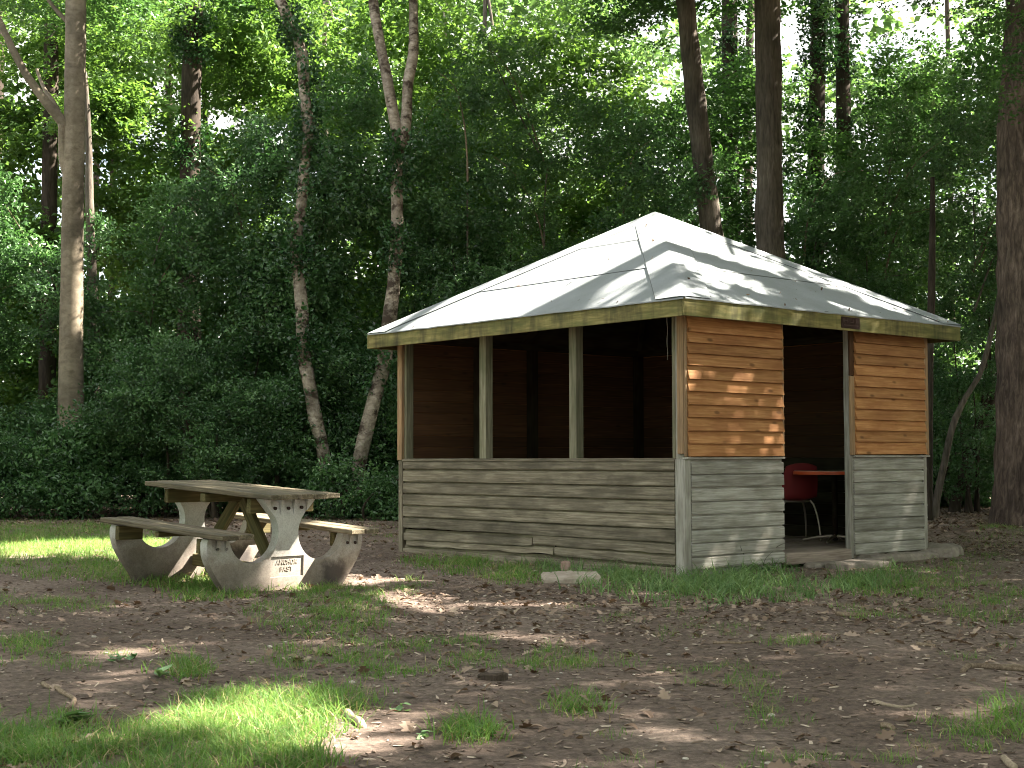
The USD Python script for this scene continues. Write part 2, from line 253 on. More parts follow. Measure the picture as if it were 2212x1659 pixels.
SOIL = mat('soil', {'g': ('geometry', {}), 'n': ('noise_texture', {'scale': .55, 'detail': 6., 'roughness': .6}), 'r': ('rgb_ramp', {'ramp': [(.3, (.118, .086, .071)), (.5, (.185, .140, .117)), (.7, (.26, .205, .172))]}),
                    'n2': ('noise_texture', {'scale': 24., 'detail': 8., 'roughness': .8}), 'r2': ('rgb_ramp', {'ramp': [(.3, (.38, .37, .36)), (.5, (1., 1., 1.)), (.66, (1.75, 1.7, 1.65))]}), 'm': ('mix_color', {'blend_type': 'multiply', 'fac': 1., 'use_clamp': False}),
                    'v': ('voronoi_texture', {'scale': 46., 'randomness': 1.}), 'rv': ('rgb_ramp', {'ramp': [(.10, (1, 1, 1)), (.2, (0, 0, 0))]}), 'wn': ('separate_color', {}), 'gt': ('math', {'math_type': 'greater_than', 'value2': .72}), 'mu': ('math', {'math_type': 'multiply'}), 'x': ('mix_color', {'b': (.30, .24, .20)}),
                    'b': ('bump', {'strength': 1., 'distance': .035}), 'p': ('principled_bsdf', {'roughness': .95, 'specular_ior_level': .15})},
           [('g.position', 'n.vector'), ('n.fac', 'r.fac'), ('g.position', 'n2.vector'), ('n2.fac', 'r2.fac'), ('r.color', 'm.a'), ('r2.color', 'm.b'), ('g.position', 'v.vector'), ('v.distance', 'rv.fac'), ('v.color', 'wn.color'), ('wn.r', 'gt.value1'), ('gt.value', 'mu.value1'), ('rv.color', 'mu.value2'), ('mu.value', 'x.fac'), ('m.result', 'x.a'), ('x.result', 'p.base_color'), ('n2.fac', 'b.height'), ('b.normal', 'p.normal')], 'p.BSDF')

# ------------------------------------------------------------------ the ground
C0 = np.array([1.484, 12.19, 0.]); YAW = .705
RX = np.array([math.cos(YAW), math.sin(YAW), 0]); LX = np.array([-math.sin(YAW), math.cos(YAW), 0])
WR, WL = 3.665, 4.145
def gz(x, y):
    x, y = np.asarray(x, float), np.asarray(y, float); p = np.stack([x, y, 0 * x], -1)
    z = .05 * (meshkit.fbm(p * .45, 3, 3) - .5) + .022 * (meshkit.fbm(p * 3.1, 3, 9) - .5) + .012 * (meshkit.noise(p * 14, 4) - .5)
    z = z + .10 * np.exp(-((x - 6.1) / 1.0) ** 2 - ((y - 17.6) / 1.1) ** 2) + .05 * np.exp(-((x - 6.4) / 1.6) ** 2 - ((y - 19.4) / 1.5) ** 2)
    z = z + .09 / (1 + np.exp(-((y - 12.6) - .4 * (x + 2.2)) * 2.2)) * np.exp(-((x + 3.6) / 2.0) ** 2 - ((y - 13.2) / 3.) ** 2)
    lx, ly = (x - C0[0]) * RX[0] + (y - C0[1]) * RX[1], (x - C0[0]) * LX[0] + (y - C0[1]) * LX[1]
    d = np.maximum(np.maximum(-.6 - lx, lx - WR - .6), np.maximum(-.6 - ly, ly - WL - .6))
    z = np.where(d < 0, z * .25 - .02, z * (1 - .75 * np.exp(-np.maximum(d, 0) * 3)) - .02 * np.exp(-np.maximum(d, 0) * 3))
    far = np.maximum(np.hypot(x, y) - 45, 0)
    return z + .0 * far
xs = np.r_[-300, -160, -90, -55, -36, -26, -20, np.arange(-16, -9, .5), np.arange(-9, 9.001, .07), np.arange(9.5, 16.1, .5), 20, 26, 36, 55, 90, 160, 300]
ys = np.r_[-80, -40, -20, -10, -5, 0, 2, 3, np.arange(3.6, 9, .05), np.arange(9, 26, .09), np.arange(26.5, 36, .5), 40, 46, 55, 70, 90, 120, 170, 240, 400]
gx, gy = np.meshgrid(xs, ys, indexing='ij'); gzv = gz(gx, gy)
i, j = np.meshgrid(np.arange(len(xs) - 1), np.arange(len(ys) - 1), indexing='ij'); k = len(ys)
q = np.stack([i * k + j, (i + 1) * k + j, (i + 1) * k + j + 1, i * k + j + 1], -1).reshape(-1, 4)
gm = part('ground', (np.stack([gx, gy, gzv], -1).reshape(-1, 3), q), SOIL, smooth=True); tag(gm, kind='structure')

# ------------------------------------------------------------------ the wooden shelter
OV, ZFB, ZFT, ZAP, ZS = .261, 2.197, 2.355, 3.611, 1.0
hut = thing('wooden_shelter', 'square wooden shelter with grey pyramid felt roof, orange upper boards and open doorway', 'shelter', C0, YAW)
rng = np.random.default_rng(7)
def board_mesh(L, h, tb=.026, tt=.006, lap=.020, seg=10, warp=.0016, seed=0, x0=0., chew=0., ship=False):
    """Feather-edge weatherboard: x along it, +y outwards, z up; thick at the lower edge and leaning in at the top."""
    x = np.linspace(x0, x0 + L, seg + 1); r = np.random.default_rng(seed)
    w = warp * np.interp(x, np.linspace(x0, x0 + L, 6), r.normal(0, 1, 6)); e = r.normal(0, warp * .35, seg + 1)
    if chew: e = e + chew * np.abs(r.normal(0, 1, seg + 1)) * (r.random(seg + 1) < .5)
    if ship: prof = [(0., 0.), (.027, .0), (.0285, .012), (.027, h - .044), (.018, h - .034), (.002, h - .0335), (.002, h)]; prof = [(a, b) for a, b in prof]
    else: prof = [(lap, 0.), (lap + tb, .002), (tt + .002, h), (0., h)]
    V = np.stack([np.stack([x, np.full_like(x, py) + w * (1 - pz / h), np.full_like(x, pz) + (e if pz < .01 else 0)], 1) for py, pz in prof], 1)
    n = len(prof); V = V.reshape(-1, 3)
    F = []
    for s in range(seg):
        for a in range(n):
            b = (a + 1) % n; F.append([s * n + a, s * n + b, (s + 1) * n + b, (s + 1) * n + a])
    F = np.array(F); T = np.vstack([F[:, [0, 2, 1]], F[:, [0, 3, 2]]])
    m = seg * n; T = np.vstack([T, [[0, a, a + 1] for a in range(1, n - 1)], [[m, m + a + 1, m + a] for a in range(1, n - 1)]])
    t = trimesh.Trimesh(V, T, process=False)
    if t.volume < 0: t.invert()
    return t
# outward +y frames: on the right wall x runs from the far end back to the corner; on the open side x runs away from the corner
def right_frame(r1, z, out=0., dz=0.): return frame((r1, -out, z), (-1, 0, dz))
def left_frame(l0, z, out=0., dz=0.): return frame((-out, l0, z), (0, 1, dz))
seed = 100
def boards_right(r0, r1, bottoms, top, m, out):
    global seed
    for a, b in zip(bottoms, [top] + list(bottoms[:-1])):
        seed += 1; h = (b - a) + .018
        part('weatherboard', board_mesh(r1 - r0, h, seed=seed, seg=8, ship=m is W_GREY), m, hut, M=right_frame(r1, a + rng.normal(0, .0015), out, rng.normal(0, .0015)))
def spaced(top, bottom, n): return list(np.linspace(top, bottom, n + 1)[1:])
up_l = [2.09, 2.0, 1.905, 1.797, 1.681, 1.572, 1.46, 1.347, 1.235, 1.125, 1.012]
lo_l = [.86, .745, .625, .509, .386, .266, .147, .034]
up_r = [2.12, 2.01, 1.908, 1.80, 1.688, 1.583, 1.472, 1.365, 1.258, 1.148, 1.026]
lo_r = [.876, .761, .644, .527, .405, .284, .168, .055]
boards_right(.008, 1.292, up_l, 2.235, W_ORANGE, .022)
boards_right(.064, 1.316, lo_l, .975, W_GREY, .004)
boards_right(2.402, 3.59, up_r, 2.235, W_ORANGE, .022)
boards_right(2.394, 3.571, lo_r, .99, W_GREY, .004)
def stick(name, x0, x1, y0, y1, z0, z1, m, axis='z', b=.004, parent=None, label=None):
    """A straight timber in the shelter's frame whose own x axis runs along its length."""
    if axis == 'x': M = frame((x0, y0, z0), (1, 0, 0)); d = (x1 - x0, y1 - y0, z1 - z0)
    else: M = frame((x1, y0, z0), (0, 1, 0)); d = (y1 - y0, x1 - x0, z1 - z0)
    return part(name, box(0, d[0], 0, d[1], 0, d[2], b), m, parent or hut, M=M, label=label)
def post(name, x0, x1, y0, y1, z0, z1, m, label=None):
    M = frame((x0, y1, z0), (0, 0, 1), (1, 0, 0))
    return part(name, box(0, z1 - z0, 0, y1 - y0, 0, x1 - x0, .004), m, hut, M=M, label=label)
# ledges between lower and upper boarding
stick('drip_ledge', -.01, 1.318, -.05, .01, .985, 1.004, W_GREY, 'x')
stick('drip_ledge', 2.392, 3.665, -.05, .01, 1.0, 1.018, W_GREY, 'x')
# corner and door posts, trims
post('corner_post', .0, .095, .0, .095, -.03, 2.25, W_GREY)
post('corner_trim', -.024, -.002, -.02, .055, 1.03, 2.25, W_TRIM)
post('corner_trim', -.022, -.001, -.006, .085, -.06, .985, W_GREY)
post('corner_trim', -.02, .060, -.026, -.003, -.06, .984, W_GREY)
post('corner_trim', -.022, .004, -.044, -.022, 1.006, 2.25, W_TRIM)
post('panel_trim', 1.294, 1.314, -.046, .06, 1.006, 2.25, W_TRIM)
post('door_post', 1.225, 1.312, .008, .095, -.03, 2.25, W_GREY)
post('door_post', 2.333, 2.392, -.016, .042, .02, 2.25, W_GREY)
post('door_trim', 2.336, 2.400, -.042, -.018, 1.02, 1.79, W_TRIM)
post('door_trim', 2.336, 2.400, -.040, -.018, 1.795, 2.25, W_INNER_SHADE)
post('corner_trim', 3.593, 3.662, -.042, -.003, 1.02, 2.25, W_TRIM)
post('corner_trim', 3.573, 3.635, -.026, -.003, .0, .998, W_GREY)
post('corner_post', 3.575, 3.665, .0, .09, -.03, 2.25, W_GREY)
# the open side: lower boards, sill, posts
bl = [.89, .757, .635, .511, .387, .265, .158, .066, -.03]
for n_, (a, b) in enumerate(zip(bl, [.978] + bl[:-1])):
    seed += 1; drop = -.006 - .0016 * n_
    if n_ == 6:   # a split board: two lengths, the left one slipped
        part('weatherboard', board_mesh(1.86, b - a + .02, ship=True, seed=seed, seg=14, chew=.006), W_SIDE, hut, M=left_frame(.088, a, .002, .004))
        part('weatherboard', board_mesh(2.10, b - a + .004, ship=True, seed=seed + 50, seg=16, chew=.008), W_SIDE, hut, M=left_frame(1.96, a - .012, .006, -.012), label='split and slipped grey weatherboard')
    elif n_ == 7:
        part('weatherboard', board_mesh(1.55, b - a + .02, ship=True, seed=seed, seg=14, chew=.005), W_SIDE, hut, M=left_frame(.088, a, .004, .006))
        part('weatherboard', board_mesh(2.36, b - a + .01, ship=True, seed=seed + 50, seg=18, chew=.012), W_SIDE, hut, M=left_frame(1.66, a + .012, .0, -.009), label='broken rotten grey weatherboard')
    else:
        part('weatherboard', board_mesh(3.99, b - a + .018, seed=seed, ship=True, seg=26, warp=.0022, chew=.003 if n_ > 4 else 0), W_SIDE, hut, M=left_frame(.088, a, .003, drop / 4 * (1 if n_ else .6)))
stick('sill', -.03, .10, .088, WL - .04, .962, .985, W_SIDE, 'y')
def opost(l0, l1, x0=0.004, x1=.10, z0=.985): return post('post', x0, x1, l0, l1, z0, 2.25, W_POST)
opost(2.707, 2.81); opost(1.366, 1.466); opost(4.066, 4.105); opost(.096, .135, .0, .09)
post('corner_trim', -.03, .05, 4.108, 4.19, .975, 2.25, W_TRIM); post('corner_trim', -.024, .05, 4.10, 4.172, -.05, .97, W_SIDE)
# plinth under the boards, floor, threshold
stick('plinth_board', .0, .03, .09, WL - .02, -.12, .03, W_SIDE, 'y'); stick('plinth_board', 2.40, 3.60, .0, .03, -.10, .062, W_SIDE, 'x')
stick('plinth_board', .06, 1.3, .0, .03, -.12, .04, W_GREY, 'x')
stick('threshold', 1.316, 2.30, -.06, .02, .012, .118, W_FLOOR, 'x', .008)
for n_ in range(12):
    y0 = .022 + n_ * .335
    if y0 + .33 < WL: stick('floor_board', .03, WR - .05, y0, min(y0 + .331, WL - .05), .085, .118 + (n_ % 3) * .0006, W_FLOOR, 'x', .003)
# the two closed walls: flush inner boards and outer weatherboards
for n_ in range(17):
    z0 = .12 + n_ * .125
    mt = W_INNER_SHADE if z0 > .95 else W_DARK
    stick('inner_board', .10, WR - .09, WL - .055 - .002 * (n_ % 2), WL - .035, z0, z0 + .122, W_INNER_SHADE_P if z0 > .95 else mt, 'x', .002)
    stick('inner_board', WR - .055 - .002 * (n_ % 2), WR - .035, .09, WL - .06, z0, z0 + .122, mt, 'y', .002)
    seed += 2
    part('weatherboard', board_mesh(WR, .14, seed=seed, seg=6), W_ORANGE if z0 > .95 else W_GREY, hut, M=frame((0, WL - .032, z0), (1, 0, 0)))
    part('weatherboard', board_mesh(WL, .14, seed=seed + 1, seg=6), W_ORANGE if z0 > .95 else W_GREY, hut, M=frame((WR - .032, WL, z0), (0, -1, 0)))
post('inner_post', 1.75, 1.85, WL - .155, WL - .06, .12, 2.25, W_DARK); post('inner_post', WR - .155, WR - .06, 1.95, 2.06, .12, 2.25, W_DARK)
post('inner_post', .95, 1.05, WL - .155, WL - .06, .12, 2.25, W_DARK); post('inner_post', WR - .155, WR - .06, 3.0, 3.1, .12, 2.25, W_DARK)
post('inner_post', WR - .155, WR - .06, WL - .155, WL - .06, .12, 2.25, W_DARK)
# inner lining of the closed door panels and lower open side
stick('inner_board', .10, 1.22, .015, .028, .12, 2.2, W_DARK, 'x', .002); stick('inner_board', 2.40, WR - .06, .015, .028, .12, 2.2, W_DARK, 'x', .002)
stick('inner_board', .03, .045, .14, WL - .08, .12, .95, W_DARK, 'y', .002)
# wall plates and rafters
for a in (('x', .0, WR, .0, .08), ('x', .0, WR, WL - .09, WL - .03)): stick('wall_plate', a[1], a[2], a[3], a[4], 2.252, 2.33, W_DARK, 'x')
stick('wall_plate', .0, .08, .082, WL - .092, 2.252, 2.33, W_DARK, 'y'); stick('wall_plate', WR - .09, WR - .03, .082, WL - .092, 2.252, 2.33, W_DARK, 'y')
AP = np.array([WR / 2, WL / 2, ZAP])
COR = [np.array([-OV, -OV, ZFT]), np.array([WR + OV, -OV, ZFT]), np.array([WR + OV, WL + OV, ZFT]), np.array([-OV, WL + OV, ZFT])]
def beam(a, b, w, h, drop):
    a, b = np.array(a, float), np.array(b, float); L = np.linalg.norm(b - a)
    return box(0, L, -w / 2, w / 2, -drop - h, -drop, .003), frame(a, b - a)
for a in COR + [(COR[k] + COR[(k + 1) % 4]) / 2 for k in range(4)]:
    inn = a + (AP - a) * .06
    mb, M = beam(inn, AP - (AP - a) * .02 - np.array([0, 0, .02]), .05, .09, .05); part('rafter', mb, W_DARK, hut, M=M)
# fascia boards (the corner is mitred by butting: the right one runs through)
stick('fascia_board', -OV, WR + OV, -OV, -OV + .025, ZFB, ZFT - .004, W_FASCIA, 'x', .003)
stick('fascia_board', -OV, -OV + .025, -OV + .027, WL + OV, ZFB, ZFT - .004, W_FASCIA, 'y', .003)
stick('fascia_board', -OV, WR + OV, WL + OV + .002, WL + OV + .027, ZFB, ZFT - .004, W_FASCIA, 'x', .003)
stick('fascia_board', WR + OV - .025, WR + OV, -OV + .027, WL + OV, ZFB, ZFT - .004, W_FASCIA, 'y', .003)
# roof deck, then felt sheets in lapped courses with hip strips
dk = np.array([*COR, AP]); low = dk - [0, 0, .035]; low[:4, :2] += np.sign(AP[:2] - low[:4, :2]) * .03
dv = np.vstack([dk, low]); df = []
for a in range(4):
    b = (a + 1) % 4; df += [[a, b, 4], [5 + b, 5 + a, 9], [a, 5 + a, 5 + b], [a, 5 + b, b]]
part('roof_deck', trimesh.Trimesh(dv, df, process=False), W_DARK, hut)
def plane_pt(k, t, h):                # k: which slope; t in 0..1 along the eave, h in 0..1 up the slope
    a, b = COR[k], COR[(k + 1) % 4]; e = a + (b - a) * t
    l, r = a + (AP - a) * h, b + (AP - b) * h
    return l + (r - l) * t
def slope_n(k):
    n = np.cross(COR[(k + 1) % 4] - COR[k], AP - COR[k]); return n / np.linalg.norm(n)
def felt_sheet(k, h0, h1, lift, lip):
    N, H = 26, 8; n = slope_n(k); r = np.random.default_rng(k * 10 + int(h0 * 100))
    t = np.linspace(0, 1, N + 1); h = np.linspace(h0, h1, H + 1)
    P = np.array([[plane_pt(k, a, b) for a in t] for b in h])
    P += n * (lift + .006 * (meshkit.fbm(P * 1.7, 3, 31 + k)[..., None] - .5))
    dn = (COR[k] + COR[(k + 1) % 4]) / 2 - AP; dn /= np.linalg.norm(dn)
    if lip: P[0] += dn * .012 + np.array([0, 0, -.004]) + r.normal(0, .0022, (N + 1, 1)) * [0, 0, 1.]
    Q = P - n * .003
    if lip: Q[0] -= [0, 0, .008]
    a = (N + 1); V = np.vstack([P.reshape(-1, 3), Q.reshape(-1, 3)]); o = a * (H + 1); F = []
    for y in range(H):
        for x in range(N):
            i0 = y * a + x; F += [[i0, i0 + 1, i0 + a + 1], [i0, i0 + a + 1, i0 + a]]
    for x in range(N): F += [[x, o + x, x + 1], [x + 1, o + x, o + x + 1]]
    return trimesh.Trimesh(V, F, process=False)
courses = {0: [(0, .325), (.315, .68), (.67, .985)], 1: [(0, .5), (.49, .985)], 2: [(0, .5), (.49, .985)], 3: [(0, .335), (.325, .68), (.67, .985)]}
for k in range(4):
    for n_, (a, b) in enumerate(courses[k]): part('felt_sheet', felt_sheet(k, a, b, .006 + .0035 * n_, n_ == 0), FELT, hut, smooth=40)
    for a, b in courses[k][1:]:
        n = slope_n(k); P = np.array([plane_pt(k, t, a) + n * .0085 for t in np.linspace(.05, .95, 30)])
        part('lap_joint', tube(P, .0035, 5), FELT_EDGE, hut)
for k in range(4):
    a = COR[k]; d = AP - a; L = np.linalg.norm(d); d /= L
    n1, n2 = slope_n(k), slope_n((k + 3) % 4)
    e1 = COR[(k + 1) % 4] - a; L1 = np.linalg.norm(e1); e1 = e1 / L1; e2 = COR[(k + 3) % 4] - a; L2 = np.linalg.norm(e2); e2 = e2 / L2
    V, F = [], []; N = 20; up_ = (n1 + n2) / np.linalg.norm(n1 + n2)
    for q_ in np.linspace(0, .995, N + 1):
        w1, w2 = min(.33, .49 * L1 * (1 - q_)), min(.33, .49 * L2 * (1 - q_)); c = a + d * L * q_
        V += [c + e2 * w2 + n2 * .016, c + e2 * w2 * .3 + n2 * .019, c + up_ * .018, c + e1 * w1 * .3 + n1 * .019, c + e1 * w1 + n1 * .016, c + e1 * w1 + n1 * .012, c + up_ * .006, c + e2 * w2 + n2 * .012]
        if q_ == 0:
            for m_ in range(-8, 0): V[m_] = V[m_] - np.array([0, 0, .008]) + (AP - a) * [-.003, -.003, 0]
    for x in range(N):
        for y in range(8): F.append([x * 8 + y, x * 8 + (y + 1) % 8, (x + 1) * 8 + (y + 1) % 8, (x + 1) * 8 + y])
    F = np.array(F); V = np.array(V)
    part('hip_strip', trimesh.Trimesh(V, np.vstack([F[:, [0, 1, 2]], F[:, [0, 2, 3]]]), process=False), FELT, hut, smooth=50)
    for e_, n, Le in ((e1, n1, L1), (e2, n2, L2)):
        P = np.array([a + d * L * q_ + e_ * (.002 + min(.33, .49 * Le * (1 - q_))) + n * .013 for q_ in np.linspace(0.01, .93, 24)])
        part('lap_joint', tube(P, .003, 5), FELT_EDGE, hut)
# plaque on the fascia over the door, hanging string
pl0 = 2.0
part('plaque', box(1.90, 2.185, -OV - .009, -OV - .001, ZFB + .022, ZFT - .03, .002), PLAQUE, hut, label='small dark brown plaque with worn lettering')
marks = [box(1.925, 1.94, -OV - .0115, -OV - .0085, ZFB + .075, ZFT - .045, 0), box(1.985, 2.0, -OV - .0115, -OV - .0085, ZFB + .075, ZFT - .045, 0), box(1.94, 1.985, -OV - .0115, -OV - .0085, ZFB + .09, ZFB + .10, 0),
         box(2.02, 2.03, -OV - .0115, -OV - .0085, ZFB + .075, ZFT - .05, 0), box(2.075, 2.085, -OV - .0115, -OV - .0085, ZFB + .075, ZFT - .05, 0), box(2.03, 2.075, -OV - .0115, -OV - .0085, ZFB + .075, ZFB + .084, 0), box(2.12, 2.133, -OV - .0115, -OV - .0085, ZFB + .075, ZFT - .045, 0),
         box(1.93, 2.16, -OV - .0115, -OV - .0085, ZFB + .045, ZFB + .054, 0)]
part('plaque_lettering', cat(marks), PLAQUE_MARK, stage.GetPrimAtPath(hut + '/plaque').GetPath().pathString)
part('hanging_string', tube(np.array([(.25 + .004 * math.sin(z * 30), .42, z) for z in np.linspace(1.88, 2.3, 12)]), .004, 5), STRING, hut)

# red chair and round table inside
def hut_pt(r, l, z=0.): return C0 + RX * r + LX * l + np.array([0, 0, z])
ch = thing('plastic_chair', 'red plastic shell chair on thin metal legs inside the shelter doorway', 'chair', hut_pt(3.03, 1.22, .1195), YAW - .55)
def shell():
    U, Vn = np.meshgrid(np.linspace(-1, 1, 15), np.linspace(0, 1, 21), indexing='ij'); V = []
    for u, v in zip(U.ravel(), Vn.ravel()):
        if v < .5: s = v / .5; x = .205 * u * (.92 + .08 * s); y = .22 - .40 * s; z = .43 + .035 * u * u - .012 * math.sin(math.pi * s) + (.0 if s < .85 else .03 * (s - .85) / .15)
        else: s = (v - .5) / .5; x = .205 * u * (1 - .18 * s * s); y = -.18 - .09 * s + .04 * u * u * (1 - s * .5); z = .46 + .36 * s - .035 * u * u * s
        V.append((x, y, z))
    V = np.array(V).reshape(15, 21, 3); n = np.cross(np.gradient(V, axis=0), np.gradient(V, axis=1)); n /= np.linalg.norm(n, axis=2, keepdims=True)
    A = np.concatenate([V.reshape(-1, 3), (V + n * .006).reshape(-1, 3)]); F = []; o = 15 * 21
    for a in range(14):
        for b in range(20):
            i0 = a * 21 + b; F += [[i0, i0 + 21, i0 + 22], [i0, i0 + 22, i0 + 1], [o + i0, o + i0 + 22, o + i0 + 21], [o + i0, o + i0 + 1, o + i0 + 22]]
    e = [b for b in range(21)] + [a * 21 + 20 for a in range(1, 15)] + [14 * 21 + b for b in range(19, -1, -1)] + [a * 21 for a in range(13, 0, -1)]
    for a, b in zip(e, e[1:] + e[:1]): F += [[a, b, o + b], [a, o + b, o + a]]
    return trimesh.Trimesh(A, F, process=False)
part('seat_shell', shell(), RED, ch, smooth=60)
for sx in (-1, 1):
    for y0, y1 in ((.14, .21), (-.14, -.23)):
        part('leg', tube(resample([(sx * .13, y0, .425), (sx * .16, y0 * 1.05, .40), (sx * .215, y1, .0)], 8), .0105, 8), CHROME, ch, smooth=True)
part('cross_rail', tube([(-.15, .14, .415), (0, .14, .413), (.15, .14, .415)], .009, 8), CHROME, ch); part('cross_rail', tube([(-.15, -.14, .415), (0, -.14, .413), (.15, -.14, .415)], .009, 8), CHROME, ch)
tb = thing('round_table', 'round pale topped table with orange edge inside the shelter', 'table', hut_pt(3.08, .72, .1195), YAW)
part('tabletop', trimesh.creation.cylinder(.41, .008, sections=48).apply_translation([0, 0, .735]), TABLETOP, tb)
part('edge_band', trimesh.creation.annulus(.40, .422, .034, sections=48).apply_translation([0, 0, .718]), ORANGE_EDGE, tb, smooth=40)
part('pedestal', cat([trimesh.creation.cylinder(.03, .70, sections=16).apply_translation([0, 0, .365]), trimesh.creation.cylinder(.13, .012, sections=24).apply_translation([0, 0, .694])]), W_DARK, tb, smooth=40)
for a in range(4):
    c, s = math.cos(a * math.pi / 2 + .4), math.sin(a * math.pi / 2 + .4)
    part('foot', tube(resample([(0, 0, .06), (c * .18, s * .18, .045), (c * .34, s * .34, .014)], 8), np.linspace(.02, .012, 8), 8), CHROME, tb, smooth=True)

# ------------------------------------------------------------------ picnic table
pt = UsdGeom.Xform.Define(stage, free('/World', 'picnic_table')); TILT = .05
PT0 = np.array([-2.209, 11.325, .012]); TB = .8
M = np.eye(4); ux = np.array([math.cos(TB), math.sin(TB), 0]); wx = np.array([-math.sin(TB) * math.cos(TILT), math.cos(TB) * math.cos(TILT), math.sin(TILT)])
M[:3, 0], M[:3, 1], M[:3, 2], M[:3, 3] = ux, wx, np.cross(ux, wx), PT0
pt.AddTransformOp().Set(Gf.Matrix4d(*M.T.ravel().tolist()))
tag(pt, 'picnic table with moulded pale concrete end frames and weathered plank top and benches', 'picnic table')
pt = str(pt.GetPath())
def mirror(p): return [(-x, y) for x, y in reversed(p)]
def arc(cx, cy, r, a0, a1, n): return [(cx + r * math.cos(math.radians(a)), cy + r * math.sin(math.radians(a))) for a in np.linspace(a0, a1, n)]
half = [(0, .715), (.255, .715)] + [(.245, .70), (.215, .668), (.185, .635), (.15, .598), (.122, .56), (.102, .515), (.093, .47)] + arc(.318, .455, .225, 184, 338, 22) + [(.538, .402), (.548, .428), (.72, .428), (.733, .40), (.735, .36), (.728, .31), (.71, .255), (.68, .2), (.64, .14), (.595, .08), (.555, .03), (.515, -.05), (0, -.05)]
outline = half[1:-1] + mirror(half[1:-1])
def end_frame(sign):
    """The cast end frame in x-z, 85 mm thick along y; its ribbed face looks along sign*y."""
    cs = m3.CrossSection([outline], m3.FillRule.NonZero)
    body = m3.Manifold.extrude(cs, .085).rotate([90, 0, 0]).translate([0, .0425, 0])
    f = sign * .0425; cut = []
    def wedge(x0, x1, z0, z1, dep):
        p = [(x0, f + sign * .01, z1 + .02), (x1, f + sign * .01, z1 + .02), (x0, f - sign * dep, z1 + .02), (x1, f - sign * dep, z1 + .02), (x0 + .012, f + sign * .001, z0), (x1 - .012, f + sign * .001, z0)]
        return m3.Manifold.hull_points(np.array(p))
    for c in (-.125, .0, .125): cut.append(wedge(c - .054, c + .054, .585, .715, .055))
    for s_ in (-1, 1):
        for c in (.59, .668): cut.append(wedge(s_ * c - .03, s_ * c + .03, .32, .428, .04))
    # recessed name plate
    cut.append(box(-.155, .155, min(f + sign * .01, f - sign * .012), max(f + sign * .01, f - sign * .012), .115, .272, .002))
    for c in cut: body -= c
    return body
NAME = [('ANCHOR', .034, .212), ('FAST', .034, .158)]
def rot_txt(t, h, sign):
    m = meshkit.text_mesh(t, h, .006, True); w = m.bounds[1][0] + m.bounds[0][0]; m.apply_translation([-w / 2, 0, 0])
    m.apply_transform(trimesh.transformations.rotation_matrix(math.pi / 2, [1, 0, 0]))          # faces -y
    if sign > 0: m.apply_transform(trimesh.transformations.rotation_matrix(math.pi, [0, 0, 1]))
    return m
for sign, yc in ((-1, -.607), (1, .68)):
    e = part('end_frame', end_frame(sign), CONCRETE, pt, smooth=35, loc=(.012, yc, 0)); ep = str(e.GetPath())
    letters = []
    for t, h, z in NAME:
        m = rot_txt(t, h, sign); m.apply_translation([0, sign * (.0425 - .012 - .001), z]); letters.append(m)
    part('lettering', cat(letters), CONCRETE, ep)
    for bx, bz in [(-.125, .64), (0, .638), (.125, .642), (-.637, .352), (-.557, .35), (.59, .348), (.668, .345)]:
        b = trimesh.creation.cylinder(.0125, .02, sections=12); b.apply_transform(trimesh.transformations.rotation_matrix(math.pi / 2, [1, 0, 0])); b.apply_translation([bx, sign * (.0425 - (.012 if bz > .5 else .010)), bz])
        part('bolt', b, BOLT, ep)
    yi = yc - sign * (.0425 + .028)
    for x0, x1, z0, z1 in ((-.30, .30, .60, .712), (-.735, -.515, .315, .425), (.515, .735, .315, .425)):
        part('bearer', box(0, x1 - x0, -.026, .026, 0, z1 - z0, .004), W_TABLE2, pt, loc=(x0 + .012, yi, z0))
rr = np.random.default_rng(5)
def plank(x0, x1, L, yc, ztop, th=.038):
    m = box(0, L, 0, x1 - x0, 0, th, .005); M = frame((x1, yc - L / 2, ztop - th), (0, 1, .0)); return m, M
wps = np.linspace(-.345, .345, 6)
for n_ in range(5):
    m, M_ = plank(wps[n_] + .007, wps[n_ + 1] - .007, 1.76 + rr.normal(0, .012), rr.normal(0, .010), .762 + rr.normal(0, .001)); part('table_plank', m, W_TABLE, pt, M=M_)
for s_ in (-1, 1):
    for a, b in ((.452, .587), (.603, .738)):
        x0, x1 = sorted((s_ * a, s_ * b)); m, M_ = plank(x0, x1, 1.735 + rr.normal(0, .012), rr.normal(0, .012), .475); part('bench_plank', m, W_TABLE, pt, M=M_)
part('cross_batten', box(-.33, .33, -.035, .035, .645, .712, .004), W_TABLE2, pt, loc=(0, .02, .003)) 
for s_ in (-1, 1): part('bench_batten', box(-.13, .13, -.03, .03, .39, .428, .004), W_TABLE2, pt, loc=(s_ * .595, .03, 0))
def bar(a, b, w, h):
    a, b = np.array(a, float), np.array(b, float); return box(0, np.linalg.norm(b - a), -w / 2, w / 2, -h / 2, h / 2, .004), frame(a, b - a, (0, 1, 0) if abs((b - a)[2]) > .3 else (0, 0, 1))
for a, b in (((.0, -.06, .665), (.0, -.50, .14)), ((.06, .10, .665), (.06, .56, .14))):
    m, M_ = bar(a, b, .05, .095); part('brace', m, W_TABLE2, pt, M=M_)
m, M_ = bar((.03, -.56, .12), (.03, .63, .12), .07, .095); part('stretcher', m, W_TABLE2, pt, M=M_)

